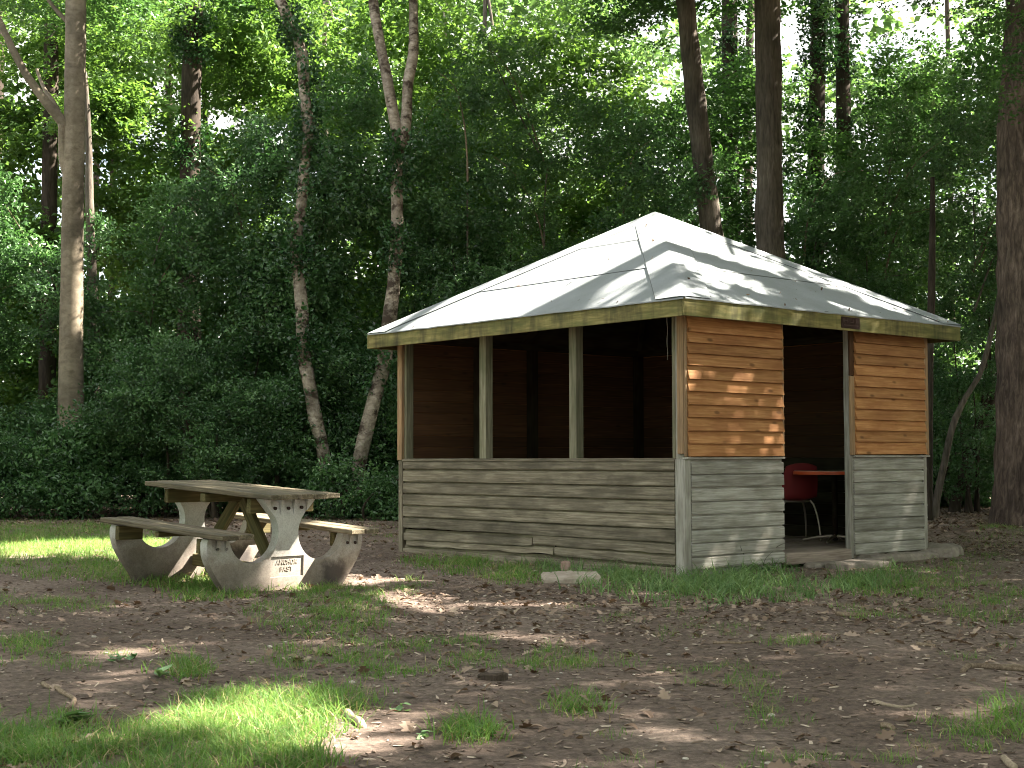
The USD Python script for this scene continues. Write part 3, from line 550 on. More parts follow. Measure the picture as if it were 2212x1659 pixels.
# ------------------------------------------------------------------ leaf sprays
def leaves(n, rad, L, W, seed, flat=.5, fold=.25, squash=.7, twigs=True, tris=2, curl=0.):
    """A spray of n leaves in a ball of radius rad. Each leaf: two or four triangles folded along the midrib."""
    r = np.random.default_rng(seed)
    d = r.normal(0, 1, (n, 3)); d /= np.linalg.norm(d, axis=1, keepdims=True)
    c = d * (rad * r.uniform(.25, 1, (n, 1)) ** .6); c[:, 2] *= squash
    if twigs:      # pull the leaves onto a few twigs
        T = r.normal(0, 1, (7, 3)); T /= np.linalg.norm(T, axis=1, keepdims=True); T[:, 2] *= .6
        k = r.integers(0, 7, n); c = T[k] * (rad * r.uniform(.1, 1.05, (n, 1))) + r.normal(0, rad * .16, (n, 3)); c[:, 2] *= squash
    x = d + r.normal(0, .5, (n, 3)); x[:, 2] = x[:, 2] * (1 - flat) - .15; x /= np.linalg.norm(x, axis=1, keepdims=True)
    up = r.normal(0, 1 - flat * .75, (n, 3)) + [0, 0, 1.0]; y = np.cross(up, x); y /= np.linalg.norm(y, axis=1, keepdims=True); z = np.cross(x, y)
    s = r.uniform(.65, 1.2, (n, 1)); l, w = L * s, W * s
    if tris == 2:
        P = [c, c + x * l * .5 + y * w * .5 + z * w * fold, c + x * l, c + x * l * .45 - y * w * .5 + z * w * fold]; F = [[0, 1, 2], [0, 2, 3]]
    else:
        P = [c, c + x * l * .3 + y * w * .5 + z * w * fold, c + x * l * .72 + y * w * .36 + z * w * fold * .6 - z * l * curl * .3, c + x * l - z * l * curl, c + x * l * .72 - y * w * .36 + z * w * fold * .6 - z * l * curl * .3, c + x * l * .3 - y * w * .5 + z * w * fold]
        F = [[0, 1, 5], [1, 2, 4], [1, 4, 5], [2, 3, 4]]
    m = len(P); V = np.stack(P, 1).reshape(-1, 3); F = (np.arange(n)[:, None, None] * m + np.array(F)[None]).reshape(-1, 3)
    return V, F
def spray_set(kind, seed):
    if kind == 'holly': return [leaves(62, .34, .075, .042, seed + k, .25, .3, .8) for k in range(3)]
    if kind == 'decid': return [leaves(52, .42, .092, .058, seed + k, .6, .12, .45) for k in range(3)]
    if kind == 'decid_big': return [leaves(50, .60, .14, .09, seed + k, .55, .12, .5) for k in range(3)]
    if kind == 'far': return [leaves(60, .95, .24, .15, seed + k, .5, .15, .6) for k in range(3)]
    if kind == 'ivy': return [leaves(24, .16, .075, .065, seed + k, .2, .2, .9, False) for k in range(2)]
    if kind == 'canopy': return [leaves(30, .27, .115, .075, seed + k, .6, .1, .5) for k in range(3)]
def lobes_points(lobes, n, rng, shell=.55):
    """n points in a union of ellipsoids, biased to their outer shells. lobes: (x, y, z, rx, ry, rz)."""
    Lb = np.array(lobes, float); v = Lb[:, 3] * Lb[:, 4] * Lb[:, 5]; k = rng.choice(len(Lb), n, p=v / v.sum())
    d = rng.normal(0, 1, (n, 3)); d /= np.linalg.norm(d, axis=1, keepdims=True)
    return Lb[k, :3] + d * Lb[k, 3:] * (shell + (1 - shell) * rng.random((n, 1))) * rng.uniform(.82, 1.1, (n, 1))
def clip_roof(P, margin=.45):
    """Drops the sprays that would grow into the shelter."""
    d = P - C0; r, l = d @ RX, d @ LX
    return P[~((r > -OV - margin) & (r < WR + OV + margin) & (l > -OV - margin) & (l < WL + OV + margin) & (P[:, 2] < ZAP + .3))]
def bush(name, label, cat_, base, lobes, n, kind, mt, seed, group=None, stems=4, scale=(.8, 1.25), mat_stem=None, sr=1.):
    r = np.random.default_rng(seed); base = np.array(base, float)
    t = thing(name, label, cat_, base, 0, group)
    P = lobes_points(lobes, n, r) + base
    P = clip_roof(P); P = P[P[:, 2] > .06] - base
    pi = instancer(t + '/foliage', spray_set(kind, seed), [mt] * 3, P, r.uniform(*scale, len(P)) * (r.uniform(.8, 1.25) if kind == 'holly' else 1), r, .5); tag(pi, kind='stuff')
    for s in range(stems):
        lb = lobes[s % len(lobes)]; a = r.normal(0, .18, 2)
        pts = resample([(a[0], a[1], -.05), (a[0] + lb[0] * .35 + r.normal(0, .1), a[1] + lb[1] * .35, lb[2] * .45), (lb[0] + r.normal(0, .15), lb[1], lb[2] + lb[5] * .5)], 10)
        part('stem', tube(pts, np.linspace(.035, .008, 10) * sr * r.uniform(.7, 1.5), 6), mat_stem or B_DARK, t, smooth=True)
    if name == 'holly_tree':
        for s in range(5):
            lb = lobes[r.integers(0, len(lobes))]; g = r.uniform(np.pi, 2 * np.pi); L_ = lb[3] * r.uniform(.7, 1.15); e = np.array([lb[0] + math.cos(g) * L_, lb[1] + math.sin(g) * L_, lb[2] + r.normal(.1, .35)])
            part('branch', tube(resample([(0, 0, lb[2] * .8), (lb[0] * .5 + e[0] * .4, lb[1] * .5 + e[1] * .4, (lb[2] + e[2]) / 2 + r.normal(0, .12)), tuple(e)], 12), np.linspace(.022, .004, 12), 6), STICK if s % 2 else B_BROWN, t, smooth=True)
    return t
def trunk_mesh(pts, seed, sides=18, n=46, rough=.12, ridge=0., wig=0.):
    """pts: (x, y, z, radius)."""
    Q = resample(pts, n)
    if wig: Q[:, :2] += wig * (np.stack([meshkit.fbm(np.c_[Q[:, 2] * 1.1, np.full(n, seed), np.full(n, k)], 3, seed + k) for k in (0, 1)], 1) - .5) * np.clip(Q[:, 2:3] * 2, 0, 1)
    return tube(Q[:, :3], Q[:, 3], sides, rough, seed, ridge, 2.2)
def px_trunk(D, pts, Dtop=None, ground=True, flare=1.25):
    """Photo pixels (x, y, width) at depth D to (x, y, z, r); the last is carried down to the ground."""
    out = []
    for k, (x, y, w) in enumerate(pts):
        d = D if Dtop is None else D + (Dtop - D) * (1 - k / (len(pts) - 1))
        p = at(x, y, d); out.append((*p, .5 * w * d / FPX * (.88 if 23 < D < 24 else 1)))
    if ground:
        a, b = np.array(out[-1]), np.array(out[-2]); sl = (a[:2] - b[:2]) / (b[2] - a[2] + 1e-6); e = np.clip(sl, -.25, .25) * a[2]
        out.append((a[0] + e[0], a[1] + e[1], -.12, a[3] * flare))
    return out[::-1]
def up(pts, z, dx=0, dy=0, k=.6):
    a = pts[-1]; return pts + [(a[0] + dx, a[1] + dy, z, a[3] * k)]
def tree(name, label, pts, mt, seed, limbs=(), crown=None, kind='decid', cm=None, ivy=None, sides=18, rough=.12, ridge=0., group=None, n=46, cat_='tree', cscale=(.85, 1.35), shell=.45, wig=0.):
    r = np.random.default_rng(seed); b = np.array(pts[0][:3]); t = thing(name, label, cat_, b, 0, group)
    q = [(p[0] - b[0], p[1] - b[1], p[2] - b[2], p[3]) for p in pts]
    part('trunk', trunk_mesh(q, seed, sides, n, rough, ridge, wig), mt, t, smooth=True)
    for l in limbs:
        part('branch', trunk_mesh([(p[0] - b[0], p[1] - b[1], p[2] - b[2], p[3]) for p in l], seed + 3, 9, 22, .12), mt, t, smooth=True)
    if crown:
        lobes, cn = crown; P = clip_roof(lobes_points(lobes, cn, r, shell)); P = P - b
        pi = instancer(t + '/crown', spray_set(kind, seed * 7), [cm or DECID] * 3, P, r.uniform(*cscale, len(P)), r, .35); tag(pi, kind='stuff')
    if ivy:
        z0, z1, cnt, off = ivy; Q = resample(q, 200); k = r.integers(0, 200, cnt * 3); k = k[(Q[k, 2] > z0) & (Q[k, 2] < z1)][:cnt]
        g = r.uniform(0, 2 * np.pi, len(k)); o = Q[k, 3] * r.uniform(.9, 1.0 + off, len(k))
        cl = meshkit.noise(Q[k, :3] * 1.3, seed) > .42; k, g, o = k[cl], g[cl], o[cl]
        P = Q[k, :3] + np.stack([np.cos(g) * o, np.sin(g) * o, r.normal(0, .05, len(k))], 1)
        pi = instancer(t + '/ivy', spray_set('ivy', seed * 3), [IVY] * 2, P, r.uniform(.7, 1.3, len(P)), r, 1.0); tag(pi, kind='stuff')
    return t
def crown_lobes(c, R, n, rng, flat=.8, lo=None):
    L = []
    for k in range(n):
        d = rng.normal(0, 1, 3); d /= np.linalg.norm(d); p = np.array(c) + d * np.array([R, R, R * flat]) * rng.uniform(.25, .8); s = R * rng.uniform(.28, .5)
        L.append((*p, s, s, s * rng.uniform(.55, .8)))
    return L

# ------------------------------------------------------------------ trees one can tell apart
R9 = np.random.default_rng(99)
def CL(x, y, z, R, n, seed): return crown_lobes((x, y, z), R, n, np.random.default_rng(seed))
p = px_trunk(24.5, [(164, -30, 44), (163, 100, 44), (160, 300, 46), (157, 480, 47), (154, 700, 50), (153, 930, 56)], flare=1.15)
bx = lambda pts: [tuple(at(x, y, D)) + (.5 * w * D / FPX,) for x, y, w, D in pts]
tree('beech_tree', 'smooth pale grey trunked tree with a forked limb, left of the picnic table', up(p, 14, .3, .2), B_BEECH, 11,
     limbs=[bx([(150, 285, 30, 24.5), (128, 255, 24, 24.4), (95, 215, 20, 24.3), (50, 150, 17, 24.2), (15, 80, 15, 24.1), (-20, 0, 12, 24.)]),
            bx([(133, 262, 14, 24.4), (118, 225, 10, 24.5), (95, 190, 8, 24.7), (80, 150, 7, 24.9)]), bx([(160, 60, 12, 24.5), (120, 20, 9, 24.5), (90, -20, 7, 24.5)]),
            bx([(150, 390, 22, 24.5), (136, 330, 20, 24.45), (134, 268, 18, 24.4)])],
     crown=(CL(-7.6, 25.0, 11.3, 3.4, 12, 1), 480), cm=DECID, rough=.06)
p = px_trunk(23.5, [(600, -20, 27), (625, 50, 28), (650, 100, 28), (660, 180, 27), (666, 270, 27), (660, 360, 26), (650, 450, 28), (640, 520, 29), (645, 600, 31), (652, 690, 32), (665, 790, 33), (682, 890, 34), (700, 980, 34), (712, 1050, 37)])
tree('birch_tree', 'single slender pale birch trunk curving up behind the picnic table', up(p, 13, -.8), B_BIRCH, 12, crown=(CL(-4.6, 24.6, 10.6, 2.6, 9, 2), 330), cm=DECID, ivy=(2.2, 9, 240, 1.0), wig=.10, rough=.2)
p = px_trunk(23.5, [(866, 300, 34), (860, 330, 31), (858, 400, 30), (860, 480, 31), (856, 560, 32), (850, 640, 33), (838, 720, 36), (828, 790, 37), (808, 860, 38), (792, 920, 36), (778, 980, 36), (768, 1045, 38)])
fork = np.array(p[-1])
lf = [tuple(fork - [0, 0, .15, 0])] + bx([(848, 240, 25, 23.5), (838, 180, 24, 23.5), (822, 100, 23, 23.5), (808, 20, 22, 23.5), (802, -60, 20, 23.5), (790, -260, 12, 23.6)])
rf = [tuple(fork - [0, 0, .15, 0])] + bx([(878, 250, 24, 23.5), (880, 190, 24, 23.5), (893, 110, 23, 23.6), (893, 20, 21, 23.7), (890, -60, 19, 23.8), (905, -260, 12, 24.)])
tree('birch_tree', 'pale birch with a trunk forking in two, leaning left at its foot beside the shelter', p, B_BIRCH, 13, limbs=[lf, rf], crown=(CL(-1.8, 24.8, 10.8, 2.8, 9, 3), 330), cm=DECID, ivy=(2.2, 7, 200, 1.0), wig=.06, rough=.2)
p = px_trunk(26., [(1478, -20, 40), (1488, 80, 42), (1500, 190, 44), (1510, 280, 45), (1522, 380, 46), (1535, 480, 48), (1548, 560, 50)])
tree('pine_tree', 'tall brown trunk leaning left, nearest behind the roof apex', up(p, 15, -.8), B_BROWN, 14, crown=(CL(3., 27.5, 11.6, 3.2, 11, 4), 380), cm=DECID, ridge=.12)
p = px_trunk(25., [(1657, -20, 56), (1660, 150, 57), (1661, 300, 57), (1662, 450, 58), (1665, 560, 62)])
tree('pine_tree', 'straight thick brown trunk rising behind the right roof slope', up(p, 15), B_BROWN, 15, crown=(CL(4.9, 27., 12.0, 3.0, 10, 5), 330), cm=DECID, ridge=.16, ivy=(1., 4.6, 90, 1.0))
p = px_trunk(31., [(1768, -20, 33), (1766, 120, 34), (1764, 250, 35), (1762, 400, 37)])
tree('ivy_tree', 'dark ivy clad trunk, third from the right behind the shelter', up(p, 15), B_DARK, 16, ivy=(3, 14, 700, 1.2), ridge=.1)
p = px_trunk(31.5, [(1818, -20, 30), (1820, 120, 31), (1822, 250, 32), (1824, 400, 34)])
tree('ivy_tree', 'dark trunk just right of the ivy clad one, against the bright sky', up(p, 15), B_DARK, 17, ivy=(6, 14, 260, 1.0), ridge=.1)
p = px_trunk(33., [(1575, -20, 34), (1577, 150, 35), (1579, 300, 36), (1580, 420, 38)])
tree('ivy_tree', 'dark trunk between the leaning brown trunk and the thick straight one', up(p, 15), B_DARK, 18, ivy=(4, 14, 420, 1.0), ridge=.1)
p = px_trunk(29., [(420, -20, 40), (416, 100, 41), (413, 200, 42), (412, 300, 44)])
tree('ivy_tree', 'dark upright trunk half hidden in bright leaves at upper left', up(p, 15), B_DARK, 19, crown=(CL(-6.6, 30.5, 11.2, 3.4, 11, 6), 420), cm=DECID_L, ivy=(5, 12, 420, .8), ridge=.1)
p = px_trunk(30., [(112, -20, 30), (110, 120, 31), (108, 300, 32)])
tree('woodland_tree', 'dark trunk just behind the smooth grey one at upper left', up(p, 14), B_DARK, 20, crown=(CL(-9.8, 31., 10.8, 3.2, 10, 7), 360), cm=DECID_L)
p = px_trunk(27., [(192, 330, 15), (193, 420, 18), (196, 520, 20), (200, 640, 24)])
tree('woodland_tree', 'reddish brown trunk tapering up close right of the smooth grey one', up(p, 8.5, -.1), B_BROWN, 21, crown=(CL(-7.6, 28.5, 8.2, 1.8, 6, 8), 180), cm=DECID_L)
for k, (x, w, D, lab) in enumerate([(962, 11, 34, 'thin pale birch stem right of the forked birch, top of the picture'), (1046, 9, 36, 'thin dark stem halfway between the forked birch and the shelter roof apex'), (441, 9, 33, 'thin stem against the dark upright trunk at upper left'), (700, 9, 35, 'thin pale stem just right of the single birch at the top')]):
    p = px_trunk(D, [(x + 4, -20, w), (x, 150, w * 1.1), (x + 6, 350, w * 1.25)])
    tree('sapling', lab, up(p, 12, .2), B_BIRCH if k in (0, 3) else B_BROWN, 30 + k, crown=(CL(p[-1][0], D + .5, 10.4, 2.2, 7, 40 + k), 200), cm=DECID_L, sides=10, n=30)
for k, (pts, D, lab) in enumerate([([(2120, 800, 13), (2085, 860, 14), (2058, 920, 16), (2040, 1000, 17), (2024, 1075, 18)], 23.5, 'thin trunk leaning right in the shade between shelter and big oak'),
                                   ([(2150, 850, 15), (2120, 905, 17), (2098, 960, 18), (2085, 1010, 20), (2070, 1060, 22)], 25.5, 'dark leaning trunk close left of the big oak'),
                                   ([(2012, 640, 16), (2008, 760, 17), (2006, 900, 18), (2005, 1020, 20)], 22.5, 'dark upright thin trunk right against the far corner of the shelter')]):
    p = px_trunk(D, pts); tree('thicket_tree', lab, up(p, 5.5, .5 if k < 2 else .05), B_BROWN if k == 0 else B_DARK, 50 + k, sides=10, n=30)

# the oak at the right edge, and the other big oak whose crown shades the clearing from outside the picture; crown leaves are added to block the sun, with gaps cut for the sun patches
LIT_GROUND = [[(20, 1180), (150, 1172), (400, 1170), (560, 1185), (745, 1245), (730, 1272), (480, 1272), (330, 1240), (150, 1220), (20, 1222)],
              [(740, 1295), (840, 1278), (960, 1288), (950, 1330), (850, 1348), (750, 1325)], [(1030, 1302), (1190, 1298), (1200, 1318), (1050, 1325)],
              [(430, 1520), (560, 1488), (720, 1498), (830, 1535), (900, 1590), (780, 1648), (560, 1640), (430, 1600), (250, 1600), (60, 1640), (40, 1600), (250, 1565)],
              [(150, 1402), (340, 1396), (340, 1428), (190, 1436)], [(-60, 1360), (22, 1362), (20, 1385), (-60, 1390)], [(100, 1470), (240, 1462), (250, 1480), (110, 1490)], [(140, 1512), (250, 1512), (250, 1536), (140, 1540)],
              [(1990, 1505), (2170, 1498), (2190, 1540), (2080, 1560), (2000, 1545)], [(1050, 1475), (1160, 1472), (1170, 1488), (1060, 1492)], [(880, 1530), (1000, 1520), (1010, 1545), (900, 1560)], [(1150, 1375), (1260, 1372), (1250, 1388), (1160, 1390)],
              [(1900, 1335), (1960, 1330), (1960, 1345), (1900, 1348)]]
LIT_LEFT_ROOF = [[(1425, 450), (1446, 540), (1428, 586), (1310, 648), (1180, 672), (990, 698), (800, 716), (780, 712)]]
DARK_LEFT_ROOF = [[(1040, 600), (985, 700), (900, 712), (960, 640)], [(1310, 520), (1170, 620), (1140, 612), (1290, 512)]]
LIT_RIGHT_ROOF = [[(1425, 450), (1446, 528), (1526, 548), (1624, 580), (1700, 588), (1838, 626), (1960, 684), (2000, 690)], [(1450, 549), (1500, 562), (1560, 590), (1640, 614), (1660, 632), (1600, 622), (1540, 606), (1480, 582)],
                  [(1798, 646), (1835, 652), (1850, 664), (1810, 660)], [(1840, 656), (1895, 672), (1890, 682), (1845, 668)], [(1478, 622), (1560, 632), (1560, 644), (1478, 636)]]
LIT_WALL = [[(1506, 640), (1545, 640), (1538, 700), (1500, 700)], [(1566, 645), (1606, 648), (1590, 706), (1555, 704)], [(1612, 650), (1665, 655), (1650, 708), (1605, 706)], [(1958, 700), (1972, 702), (1970, 725), (1956, 722)],
            [(1465, 852), (1540, 850), (1590, 866), (1640, 895), (1640, 925), (1530, 922), (1465, 914)], [(1632, 890), (1695, 872), (1695, 948), (1632, 942)], [(1625, 958), (1690, 955), (1690, 985), (1625, 985)], [(1832, 848), (1846, 848), (1846, 868), (1832, 868)]]
def in_any(polys, xy):
    r = np.zeros(len(xy), bool)
    for q in polys: r |= shapely.contains_xy(Polygon(q), xy[:, 0], xy[:, 1])
    return r
def sun_hits(P):
    """Where the sun ray through each point P lands on the shelter or the ground: (points, kind) with kind 0 ground, 1 open side's roof slope, 2 right roof slope, 3 right wall and fascia, 4 elsewhere on the shelter."""
    o = np.stack([(P - C0) @ RX, (P - C0) @ LX, P[:, 2]], 1); d = -np.array([S @ RX, S @ LX, S[2]])
    best = np.full(len(P), np.inf); kind = np.zeros(len(P), int)
    t = -o[:, 2] / d[2]; best = t.copy()
    for k, kd in ((3, 1), (0, 2), (1, 4), (2, 4)):
        n = slope_n(k); den = d @ n
        t = ((AP - o) @ n) / den; h = o + d * t[:, None]; a, b = COR[k], COR[(k + 1) % 4]; e = (b - a) / np.linalg.norm(b - a)
        f = (h[:, 2] - ZFT) / (ZAP - ZFT); s = (h - a) @ e; L = np.linalg.norm(b - a); half = .5 * L
        ok = (f > 0) & (f < 1) & (s > half * f) & (s < L - half * f) & (t < best) & (den < 0)
        best[ok] = t[ok]; kind[ok] = kd
    for (ax, v, z0, z1, lo, hi, kd) in ((1, -OV, ZFB, ZFT, -OV, WR + OV, 3), (1, -.03, 0, 2.25, 0, WR, 3)):
        t = (v - o[:, ax]) / d[ax]; h = o + d * t[:, None]; ok = (t > 0) & (t < best) & (h[:, 2] > z0) & (h[:, 2] < z1) & (h[:, 0] > lo) & (h[:, 0] < hi)
        best[ok] = t[ok]; kind[ok] = kd
    return P - S * best[:, None], kind
def sunlit(P):
    u = np.cross(S, [0, 0, 1.]); u /= np.linalg.norm(u); v = np.cross(u, S)
    lit = sunlit1(P, True)
    for a, b in ((.2, 0), (-.2, 0), (0, .2), (0, -.2)): lit |= sunlit1(P + u * a + v * b, False)
    return lit
def sunlit1(P, ground):
    H, k = sun_hits(P); xy = to_px(H); lit = np.zeros(len(P), bool); inf = H[:, 1] > 2.
    lit |= (k == 0) & inf & in_any(LIT_GROUND if ground else LIT_GROUND[:1], xy)
    lit |= (k == 1) & in_any(LIT_LEFT_ROOF, xy) & ~in_any(DARK_LEFT_ROOF, xy)
    lit |= (k == 2) & in_any(LIT_RIGHT_ROOF, xy); lit |= (k == 3) & in_any(LIT_WALL if ground else LIT_WALL[:4], xy)
    return lit
def sun_block_canopy(n, seed):
    r = np.random.default_rng(seed); x, y = r.uniform(-10.5, 9.5, n), r.uniform(2.5, 24.5, n); h = r.uniform(9.4, 13.2, n)
    P = np.stack([x, y, 0 * x], 1) + S[None] * (h / S[2])[:, None]
    x, y, h = np.where(r.random(n // 3) < .6, r.uniform(1., 14., n // 3), r.uniform(-13., 1., n // 3)), r.uniform(24.5, 33., n // 3), r.uniform(9., 17., n // 3)  # more leaves added overhead to keep sun off the thicket
    P = np.vstack([P, np.stack([x, y, 0 * x], 1) + S[None] * (h / S[2])[:, None]])
    P = P[~sunlit(P)]
    px = to_px(P); return P[~((px[:, 1] > -60) & (px[:, 0] > -60) & (px[:, 0] < 2270) & (P[:, 1] > 3))]
CAN = sun_block_canopy(25000, 77)
def roof_at(px, py, k):
    o = CAM - C0; r = ray(px, py); tl = lambda v: np.array([v @ RX, v @ LX, v[2]]); o, r = tl(o), tl(r); n = slope_n(k); h = o + r * (((AP - o) @ n) / (r @ n)); return C0 + RX * h[0] + LX * h[1] + [0, 0, h[2]]
bp = roof_at(1318, 598, 3); OX = 9.3; OY = bp[1] + (OX - bp[0]) * math.tan(SUN_AZ)
near = np.linalg.norm(CAN[:, :2] - [7.3, 19.4], axis=1) < np.linalg.norm(CAN[:, :2] - [OX, OY], axis=1)
p = [(7.20, 19.4, -.15, .72), (7.18, 19.4, .12, .60), (7.16, 19.4, .5, .515), (7.16, 19.42, 1.4, .47), (7.18, 19.45, 3., .435), (7.22, 19.5, 5.5, .40), (7.45, 19.6, 8.5, .31), (7.6, 19.7, 11.5, .2)]
def oak(name, label, p, seed, pos, lims):
    t = tree(name, label, p, B_OAK, seed, limbs=lims, ridge=.16, sides=30, n=70, rough=.05)
    r = np.random.default_rng(seed); b = np.array(p[0][:3])
    pi = instancer(t + '/crown', spray_set('canopy', seed), [DECID] * 3, pos - b, r.uniform(.85, 1.25, len(pos)), r, .35); tag(pi, kind='stuff')  # crown holds the leaves added to block and shape the sun
    return t
def limbs_of(c, z, ends): return [[(c[0], c[1], z - .3, .16), ((c[0] * .6 + e[0] * .4), c[1] * .6 + e[1] * .4, z + (e[2] - z) * .55, .11), (e[0], e[1], e[2], .05)] for e in ends]
oak('oak_tree', 'massive rough barked oak trunk cut by the right edge of the picture', p, 61, CAN[near], limbs_of((7.45, 19.6), 8.6, [(3.5, 18, 10.8), (10.5, 22, 11.5), (4.5, 23.5, 11), (10, 15.5, 11.2), (5.5, 14.5, 10.6)]))
p = [(OX, OY, -.2, .5), (OX, OY, .8, .30), (OX, OY, 5, .25), (OX, OY, 10, .21), (OX, OY, 14.5, .17)]
oak('oak_tree', 'oak right of the shelter outside the picture, its trunk shading the roof', p, 62, CAN[~near], limbs_of((OX, OY), 12.0, [(OX + 3, OY - 6, 12.6), (OX + 1, OY - 3.5, 13.0), (OX + 6, OY + 1, 14.2)]))
# oak leaves hanging into the picture at the upper right
r_ = np.random.default_rng(64); hang = np.vstack([at(x, y, D) + r_.normal(0, .25, (nn, 3)) for x, y, D, nn in ((2170, 190, 18.6, 14), (2200, 110, 18.6, 10), (2120, 30, 19.5, 10), (2030, 10, 20.5, 8), (1900, -5, 21, 10), (2190, 20, 18.8, 10))])
br = bx([(2240, 60, 9, 19.3), (2195, 120, 6, 18.9), (2165, 185, 3, 18.6)]); b = np.array([7.20, 19.4, -.15])
part('branch', trunk_mesh([(q_[0] - b[0], q_[1] - b[1], q_[2] - b[2], q_[3]) for q_ in br], 3, 6, 14), B_OAK, '/World/oak_tree', smooth=True)
pi = instancer('/World/oak_tree/hanging_leaves', spray_set('decid', 641), [DECID] * 3, hang - b, r_.uniform(.5, .8, len(hang)), r_, .3); tag(pi, kind='stuff')

# ------------------------------------------------------------------ the thicket: low hollies, tall hollies, woodland trees behind
def holly_lobes(h, w, n, seed, bottom=.3):
    r = np.random.default_rng(seed); L = []
    for k in range(n):
        z = bottom + (h - bottom) * (k + .5) / n; s = w * (1 - .45 * (z / h) ** 1.5) * r.uniform(.7, 1.05)
        L.append((r.normal(0, w * .28), r.normal(0, w * .22), z, s, s * .9, max(h / n * .75, .4)))
    return L
low = [(-9.6, 23.6, 2.3, 1.25), (-8.35, 23.4, 1.25, .9), (-7.1, 23.4, 1.5, .9), (-6.05, 23.7, 2.9, 1.2), (-4.9, 23.5, 2.1, 1.0), (-3.95, 24.0, 2.7, 1.1), (-2.2, 24.3, 2.1, .95), (-1.2, 23.2, 1.3, .75), (-1.75, 22.6, .75, .55), (-2.75, 22.9, .8, .5)]
lab = ['low dark holly bush at the left edge of the clearing', 'low dark holly bush in front of the foot of the smooth grey trunk', 'low dark holly bush just right of the smooth grey trunk', 'taller dark holly bush behind the left bench end', 'dark holly bush straight behind the far end of the picnic table', 'dark holly bush left of the single birch trunk',
       'dark holly bush between the two birch trunks and the shelter', 'small holly bush beside the left wall end of the shelter', 'small leafy plant at the foot of the forked birch', 'small leafy plant at the foot of the single birch']
for k, ((x, y, h, w), lb) in enumerate(zip(low, lab)):
    bush('holly_bush' if k < 8 else 'undergrowth_plant', lb, 'bush' if k < 8 else 'plant', (x, y, gz(x, y)), holly_lobes(h, w, 5, 200 + k, .25), int(120 * h * w), 'holly', HOLLY, 300 + k)
low2 = [(9.0, 28.0, 1.7, 1.0), (10.6, 29.0, 2.2, 1.3), (8.2, 30.5, 1.6, 1.1)]
for k, ((x, y, h, w), lb) in enumerate(zip(low2, ['low shaded holly seen between the shelter and the big oak', 'low shaded holly behind the big oak foot', 'small shaded holly deep in the wood beside the leaning trunks'])):
    bush('holly_bush', lb, 'bush', (x, y, gz(x, y)), holly_lobes(h, w, 5, 260 + k, .2), int(150 * h * w), 'holly', HOLLY, 360 + k)
tall = [(-9.9, 26.0, 6.6, 1.7, 'B'), (-8.2, 26.3, 5.6, 1.5, 'A'), (-6.6, 25.8, 6.0, 1.6, 'B'), (-5.0, 26.2, 7.2, 1.6, 'A'), (-3.7, 25.6, 6.8, 1.5, 'A'), (-2.3, 26.4, 8.4, 1.7, 'B'), (-.8, 25.4, 8.0, 1.7, 'A'), (.6, 25.9, 8.6, 1.8, 'B'), (2.1, 26.3, 7.4, 1.6, 'A'), (3.4, 27.5, 6.8, 1.4, 'B'), (5.6, 26.8, 6.4, 1.5, 'A'), (6.9, 26.0, 7.4, 1.7, 'B'), (8.3, 25.2, 7.6, 1.7, 'A'), (9.8, 26.3, 8.0, 1.8, 'B')]
tlab = ['tall holly filling the far left edge behind the low bushes', 'tall holly behind the smooth grey trunk', 'tall pale leaved holly right of the smooth grey trunk', 'tall dark holly left of the single birch', 'tall dark holly behind the single birch', 'tall pale leaved holly between the two birches', 'tall glossy holly right behind the forked birch', 'tall pale leaved holly above the left roof slope', 'tall dark holly left of the roof apex', 'holly behind the roof apex at the leaning brown trunk', 'holly right of the thick straight trunk', 'tall holly behind the right roof slope', 'tall dark holly above the right end of the roof', 'tall holly behind the big oak']
for k, ((x, y, h, w, c), lb) in enumerate(zip(tall, tlab)):
    bush('holly_tree', lb, 'holly', (x, y, gz(x, y)), holly_lobes(h, w, 8, 400 + k, .5), int(46 * h * w * (.72 if x > 2.5 else 1)), 'holly', HOLLY_B if c == 'B' else HOLLY, 500 + k, stems=5, scale=(.85, 1.4))
back = [(-11.5, 31, 10.5, 2.6), (-8.6, 32.5, 11.5, 2.6), (-5.8, 31.5, 11.0, 2.5), (-3.2, 32.5, 11.8, 2.6), (-.6, 31.4, 11.5, 2.6), (1.8, 32.6, 11.2, 2.5), (4.2, 34.5, 9.5, 2.1), (9.6, 34, 10.4, 2.3), (11.6, 31.5, 10.6, 2.4), (6.2, 30.2, 9.6, 1.9), (8.3, 29.4, 9.8, 2.0), (4.3, 30.0, 9.4, 1.6)]
blab = ['light green leafy tree far left in the backlit wood', 'light green leafy tree behind the forked limb at upper left', 'bright leafy tree between the dark upright trunk and the single birch', 'bright leafy tree behind the single birch top', 'leafy tree behind the forked birch top', 'leafy tree above the roof apex', 'thin leaved tree between the leaning and the straight brown trunks', 'thin leaved tree against the bright sky at upper right', 'leafy tree behind the big oak at the right', 'small leaved tree around the ivy clad trunk at upper right', 'small leaved tree between the dark trunks and the big oak', 'small leaved tree just right of the leaning brown trunk']
for k, ((x, y, h, w), lb) in enumerate(zip(back, blab)):
    bush('leafy_tree', lb, 'tree', (x, y, 0), holly_lobes(h, w, 9, 600 + k, 1.), int((26 if k < 9 else 58) * h * w * (.7 if x > 3 else 1)), 'decid_big' if k < 9 else 'decid', DECID_L if x < 2 else DECID, 700 + k, stems=4, scale=(.8, 1.3))
r_ = np.random.default_rng(81); n = 5200; X = r_.uniform(-26, 26, n); Y = r_.uniform(40, 54, n); Zz = 21 * r_.random(n) ** 1.1
